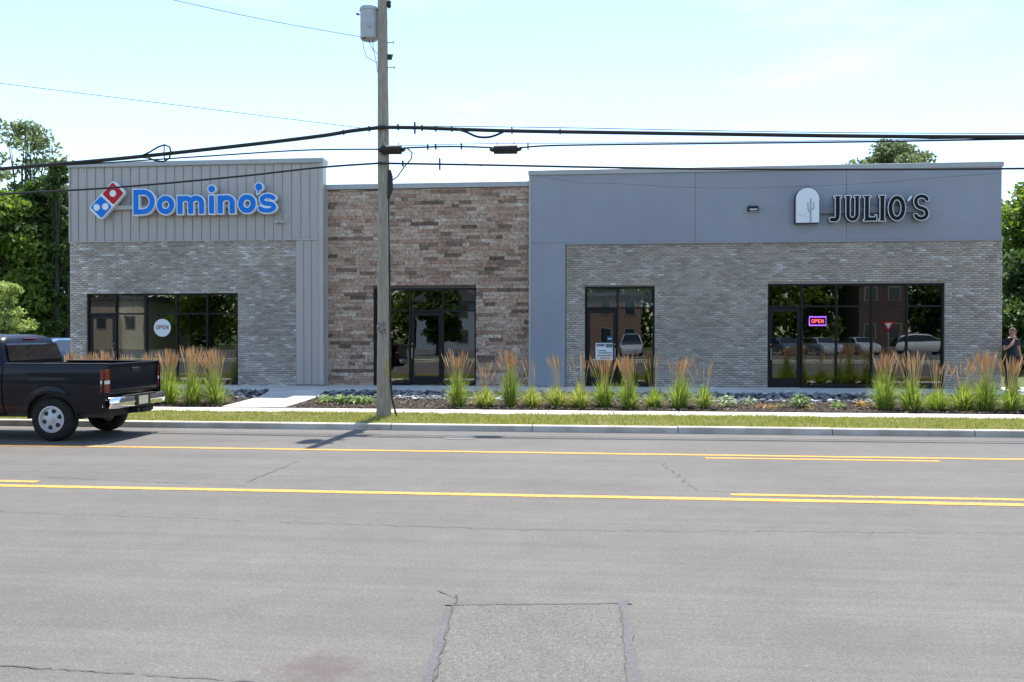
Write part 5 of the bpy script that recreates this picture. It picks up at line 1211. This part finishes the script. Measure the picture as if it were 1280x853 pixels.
# hands: palm and five bent fingers
def hand(wrist, d, palm_n, s, curl):
    d = Vector(d).normalized(); nn = Vector(palm_n).normalized(); side_ = d.cross(nn).normalized() * s; W_ = Vector(wrist); V = [tuple(W_), tuple(W_ + d * .05), tuple(W_ + d * .085)]; E = [(0, 1), (1, 2)]; RR = [(.024, .02), (.036, .018), (.034, .016)]
    for k, (off, L) in enumerate(((-.03, .068), (-.01, .078), (.01, .073), (.03, .058))):
        b = W_ + d * .088 + side_ * off; p1 = b + (d + nn * curl * .5) .normalized() * L * .5; p2 = p1 + (d * .5 + nn * curl).normalized() * L * .5; i0 = len(V); V += [tuple(b), tuple(p1), tuple(p2)]; E += [(2, i0), (i0, i0+1), (i0+1, i0+2)]; RR += [.011, .0095, .008]
    t0 = W_ + d * .03 - side_ * .035; t1 = t0 + (d * .7 - side_ * .7).normalized() * .038; t2 = t1 + (d + nn * .3).normalized() * .032; i0 = len(V); V += [tuple(t0), tuple(t1), tuple(t2)]; E += [(1, i0), (i0, i0+1), (i0+1, i0+2)]; RR += [.014, .011, .009]
    skin_mesh('hand', V, E, RR, M['skin'], man, 1)
hand((-.09, -.20, 1.42), (.45, .15, .95), (.2, .9, .2), 1, .9)
hand((.255, -.07, .84), (0, -.12, -1), (-1, 0, 0), -1, .5)
# clothes
sv = [(0, 0, .80), (0, 0, 1.10), (0, 0, 1.30), (0, .0, 1.425), (0, -.003, 1.47), (-.19, 0, 1.415), (-.245, -.018, 1.24), (.19, 0, 1.415), (.232, .012, 1.24)]
skin_mesh('t_shirt', sv, [(0, 1), (1, 2), (2, 3), (3, 4), (3, 5), (5, 6), (3, 7), (7, 8)], [(.20, .155), (.175, .135), (.175, .13), (.14, .10), (.07, .065), .08, .074, .08, .074], M['shirt'], man)
tv = [(0, 0, 1.06), (0, 0, .90), (-.1, 0, .84), (-.115, -.015, .50), (-.12, .025, .07), (.1, 0, .84), (.115, -.015, .50), (.125, .025, .07)]
skin_mesh('trousers', tv, [(0, 1), (1, 2), (2, 3), (3, 4), (1, 5), (5, 6), (6, 7)], [(.17, .13), (.175, .135), .11, .085, .068, .105, .085, .068], M['trouser'], man, root=1)
for s in (-1, 1):
    skin_mesh('shoe', [(s*.125, .05, .05), (s*.125, -.05, .048), (s*.13, -.17, .04)], [(0, 1), (1, 2)], [(.048, .05), (.052, .048), (.042, .036)], M['shoe'], man, 1)

# ================================================================== across the road: what the shop glass mirrors
tag(strip('near_lawn', -8.5, -2.02, M['earth'], .1, -120, 120), kind='structure')
m = MB(); m.box(-120, -2.3, -.1, 120, -2.0, .12); tag(m.build('near_kerb', M['kerb']), kind='structure')
m = MB(); m.box(-120, -5.6, -.1, 120, -4.2, .115); tag(m.build('near_footpath', M['concrete']), kind='structure')
strip('parking_lot', -33, -8.5, M['asphalt_lot'], .08, -120, 120)
strip('far_lawn', -80, -33, M['earth'], .09, -150, 150)
M['red_brick'] = noisy('red_brick', (.17, .105, .08), (.23, .15, .12), 14, .9, .2, stretch=(1, 1, 3)); M['tan_wall'] = noisy('tan_wall', (.42, .36, .26), (.48, .42, .32), 3, .9, .1); M['roof_dark'] = noisy('shingle_roof', (.08, .08, .085), (.13, .13, .135), 10, .9, .3); M['clap'] = noisy('pale_clapboard', (.22, .26, .32), (.27, .31, .37), 3, .8, .2, stretch=(.2, 1, 6)); M['win_frame'] = plain('window_frame_grey', (.2, .2, .19), .7); M['pane'] = plain('house_pane', (.03, .04, .05), .08)
def house(x0, x1, y0, y1, h, mat, label, floors=2, bays=4, gable=False):
    e = empty('house', ((x0+x1)/2, y1, .09), label=label, cat='building'); m = MB(); m.box(x0, y0, .05, x1, y1, h); m.build('wall', mat, e)
    m = MB()
    if gable: xm = (x0+x1)/2; m.prism([(x0 - .4, h - .1), (x1 + .4, h - .1), (xm, h + 2.6)], y0 - .4, y1 + .4)
    else: m.box(x0 - .3, y0 - .3, h, x1 + .3, y1 + .3, h + .35)
    m.build('roof', M['roof_dark'], e)
    for f in range(floors):
        for k in range(bays):
            xc = x0 + (x1 - x0) * (k + .5) / bays; zc = .09 + (h / floors) * (f + .55)
            m = MB(); m.box(xc - .6, y1 - .05, zc - .75, xc + .6, y1 + .04, zc + .75); wn_ = m.build('window', M['win_frame'], e); m = MB(); m.box(xc - .5, y1 + .03, zc - .65, xc + .5, y1 + .055, zc + .65); m.build('pane', M['pane'], wn_)
    return e
house(-4.5, 5, -44, -34, 5.6, M['red_brick'], 'red brick house across the road, mirrored in the two-pane door', 2, 4)
house(-18, -11.5, -42, -33.5, 5.2, M['clap'], 'pale gabled house across the road, mirrored in the middle entrance', 2, 2, True)
house(-60, -47.5, -44, -34, 5.4, M['tan_wall'], 'tan house across the road, mirrored in the left shop window', 1, 4)
house(26, 30.5, -40, -33.5, 7.2, noisy('dark_brick', (.07, .05, .042), (.10, .072, .06), 14, .9, .2), 'narrow brick house across the road, mirrored in the wide right window', 2, 2)
cars = [(-21.5, -20, 4, (.62, .63, .64), True, 'white car across the road, mirrored left of the middle door'), (-1.5, -17, 86, (.10, .17, .26), False, 'blue car across the road, mirrored in the two-pane door'), (3.2, -17, 92, (.45, .47, .50), True, 'silver car across the road, mirrored beside the two-pane door'),
        (15.6, -19, 80, (.07, .10, .13), False, 'dark car across the road, mirrored in the dark right door'), (18.6, -19, 82, (.35, .37, .40), False, 'grey car across the road, mirrored right of the dark door'), (21.6, -19, 84, (.45, .47, .48), False, 'pale grey car across the road, mirrored at the third pane'), (27.5, -22, 2, (.66, .67, .68), True, 'white car across the road, mirrored at the last pane')]
for x, y, a, c, s, lb in cars: car((x, y, .085), R(a), P_('paint_' + lb.split()[0], c), lb, s, 'cars parked across the road')
NT = 'trees across the road'
for i, (x, y, h, sp, lb) in enumerate([(-27, -36, 9, 4.2, 'tree across the road left of the pale gabled house'), (-21, -47, 12, 5, 'tree behind the pale gabled house across the road'), (-6.5, -39, 10, 4.2, 'tree across the road between the gabled and brick houses'), (3, -50, 12, 5.5, 'tree behind the red brick house across the road'), (11.5, -36, 10.5, 4.4, 'tree across the road right of the red brick house'), (18.5, -37, 12, 4.5, 'tall tree across the road left of the narrow brick house'), (34, -36, 10.5, 4.2, 'tree across the road right of the narrow brick house'), (23.2, -39, 11, 3.6, 'tree across the road close left of the narrow brick house'), (43, -40, 11, 5, 'tree furthest right across the road'), (-42, -38, 11, 4.6, 'tree across the road right of the tan house'), (-34.5, -36, 10, 4.4, 'second tree across the road right of the tan house'), (-66, -38, 10, 4.5, 'tree furthest left across the road'), (-12, -14, 5.2, 2.0, 'small young tree across the road by the parking lot')]):
    tree('broad_tree', x, y, .09, h, sp, lb, M['leaf_mid'] if i % 2 else M['leaf_dark'], 5200, .3, .28, .22, 26, NT, 50 + i, .42)
np.random.seed(5); random.seed(5); CW = []
for i in range(150):
    x = -120 + 220 * (i + random.random()) / 150
    for zc in (2.0, 5.5, 9.0): CW.append(((x, -56 + random.uniform(-3, 3), zc + random.uniform(-1, 1) * 1.2), (2.6, 2.0, 2.2 * random.uniform(.7, 1.2))))
V, F = leaves(CW, 26000, .55); tag(link('far_woods', np_mesh('far_woods', V, F, M['leaf_dark'])), 'continuous wall of woods far across the road, mirrored in the glass', 'woods', kind='stuff')
# a yield sign by the lot, mirrored in the wide window
e = empty('yield_sign', (22.3, -14.5, .085), label='white and red triangular yield sign across the road, mirrored in the wide window', cat='sign')
m = MB(); m.tube([(22.3, -14.52, .08), (22.3, -14.52, 2.75)], .03, 8); m.build('post', M['steel'], e)
m = MB(); m.prism([(21.85, 2.75), (22.3, 1.97), (22.75, 2.75)], -14.49, -14.48); m.build('plate', M['sign_red'], e)
m = MB(); m.prism([(22.06, 2.63), (22.3, 2.21), (22.54, 2.63)], -14.477, -14.472); m.build('plate_face', M['sign_white'], e)
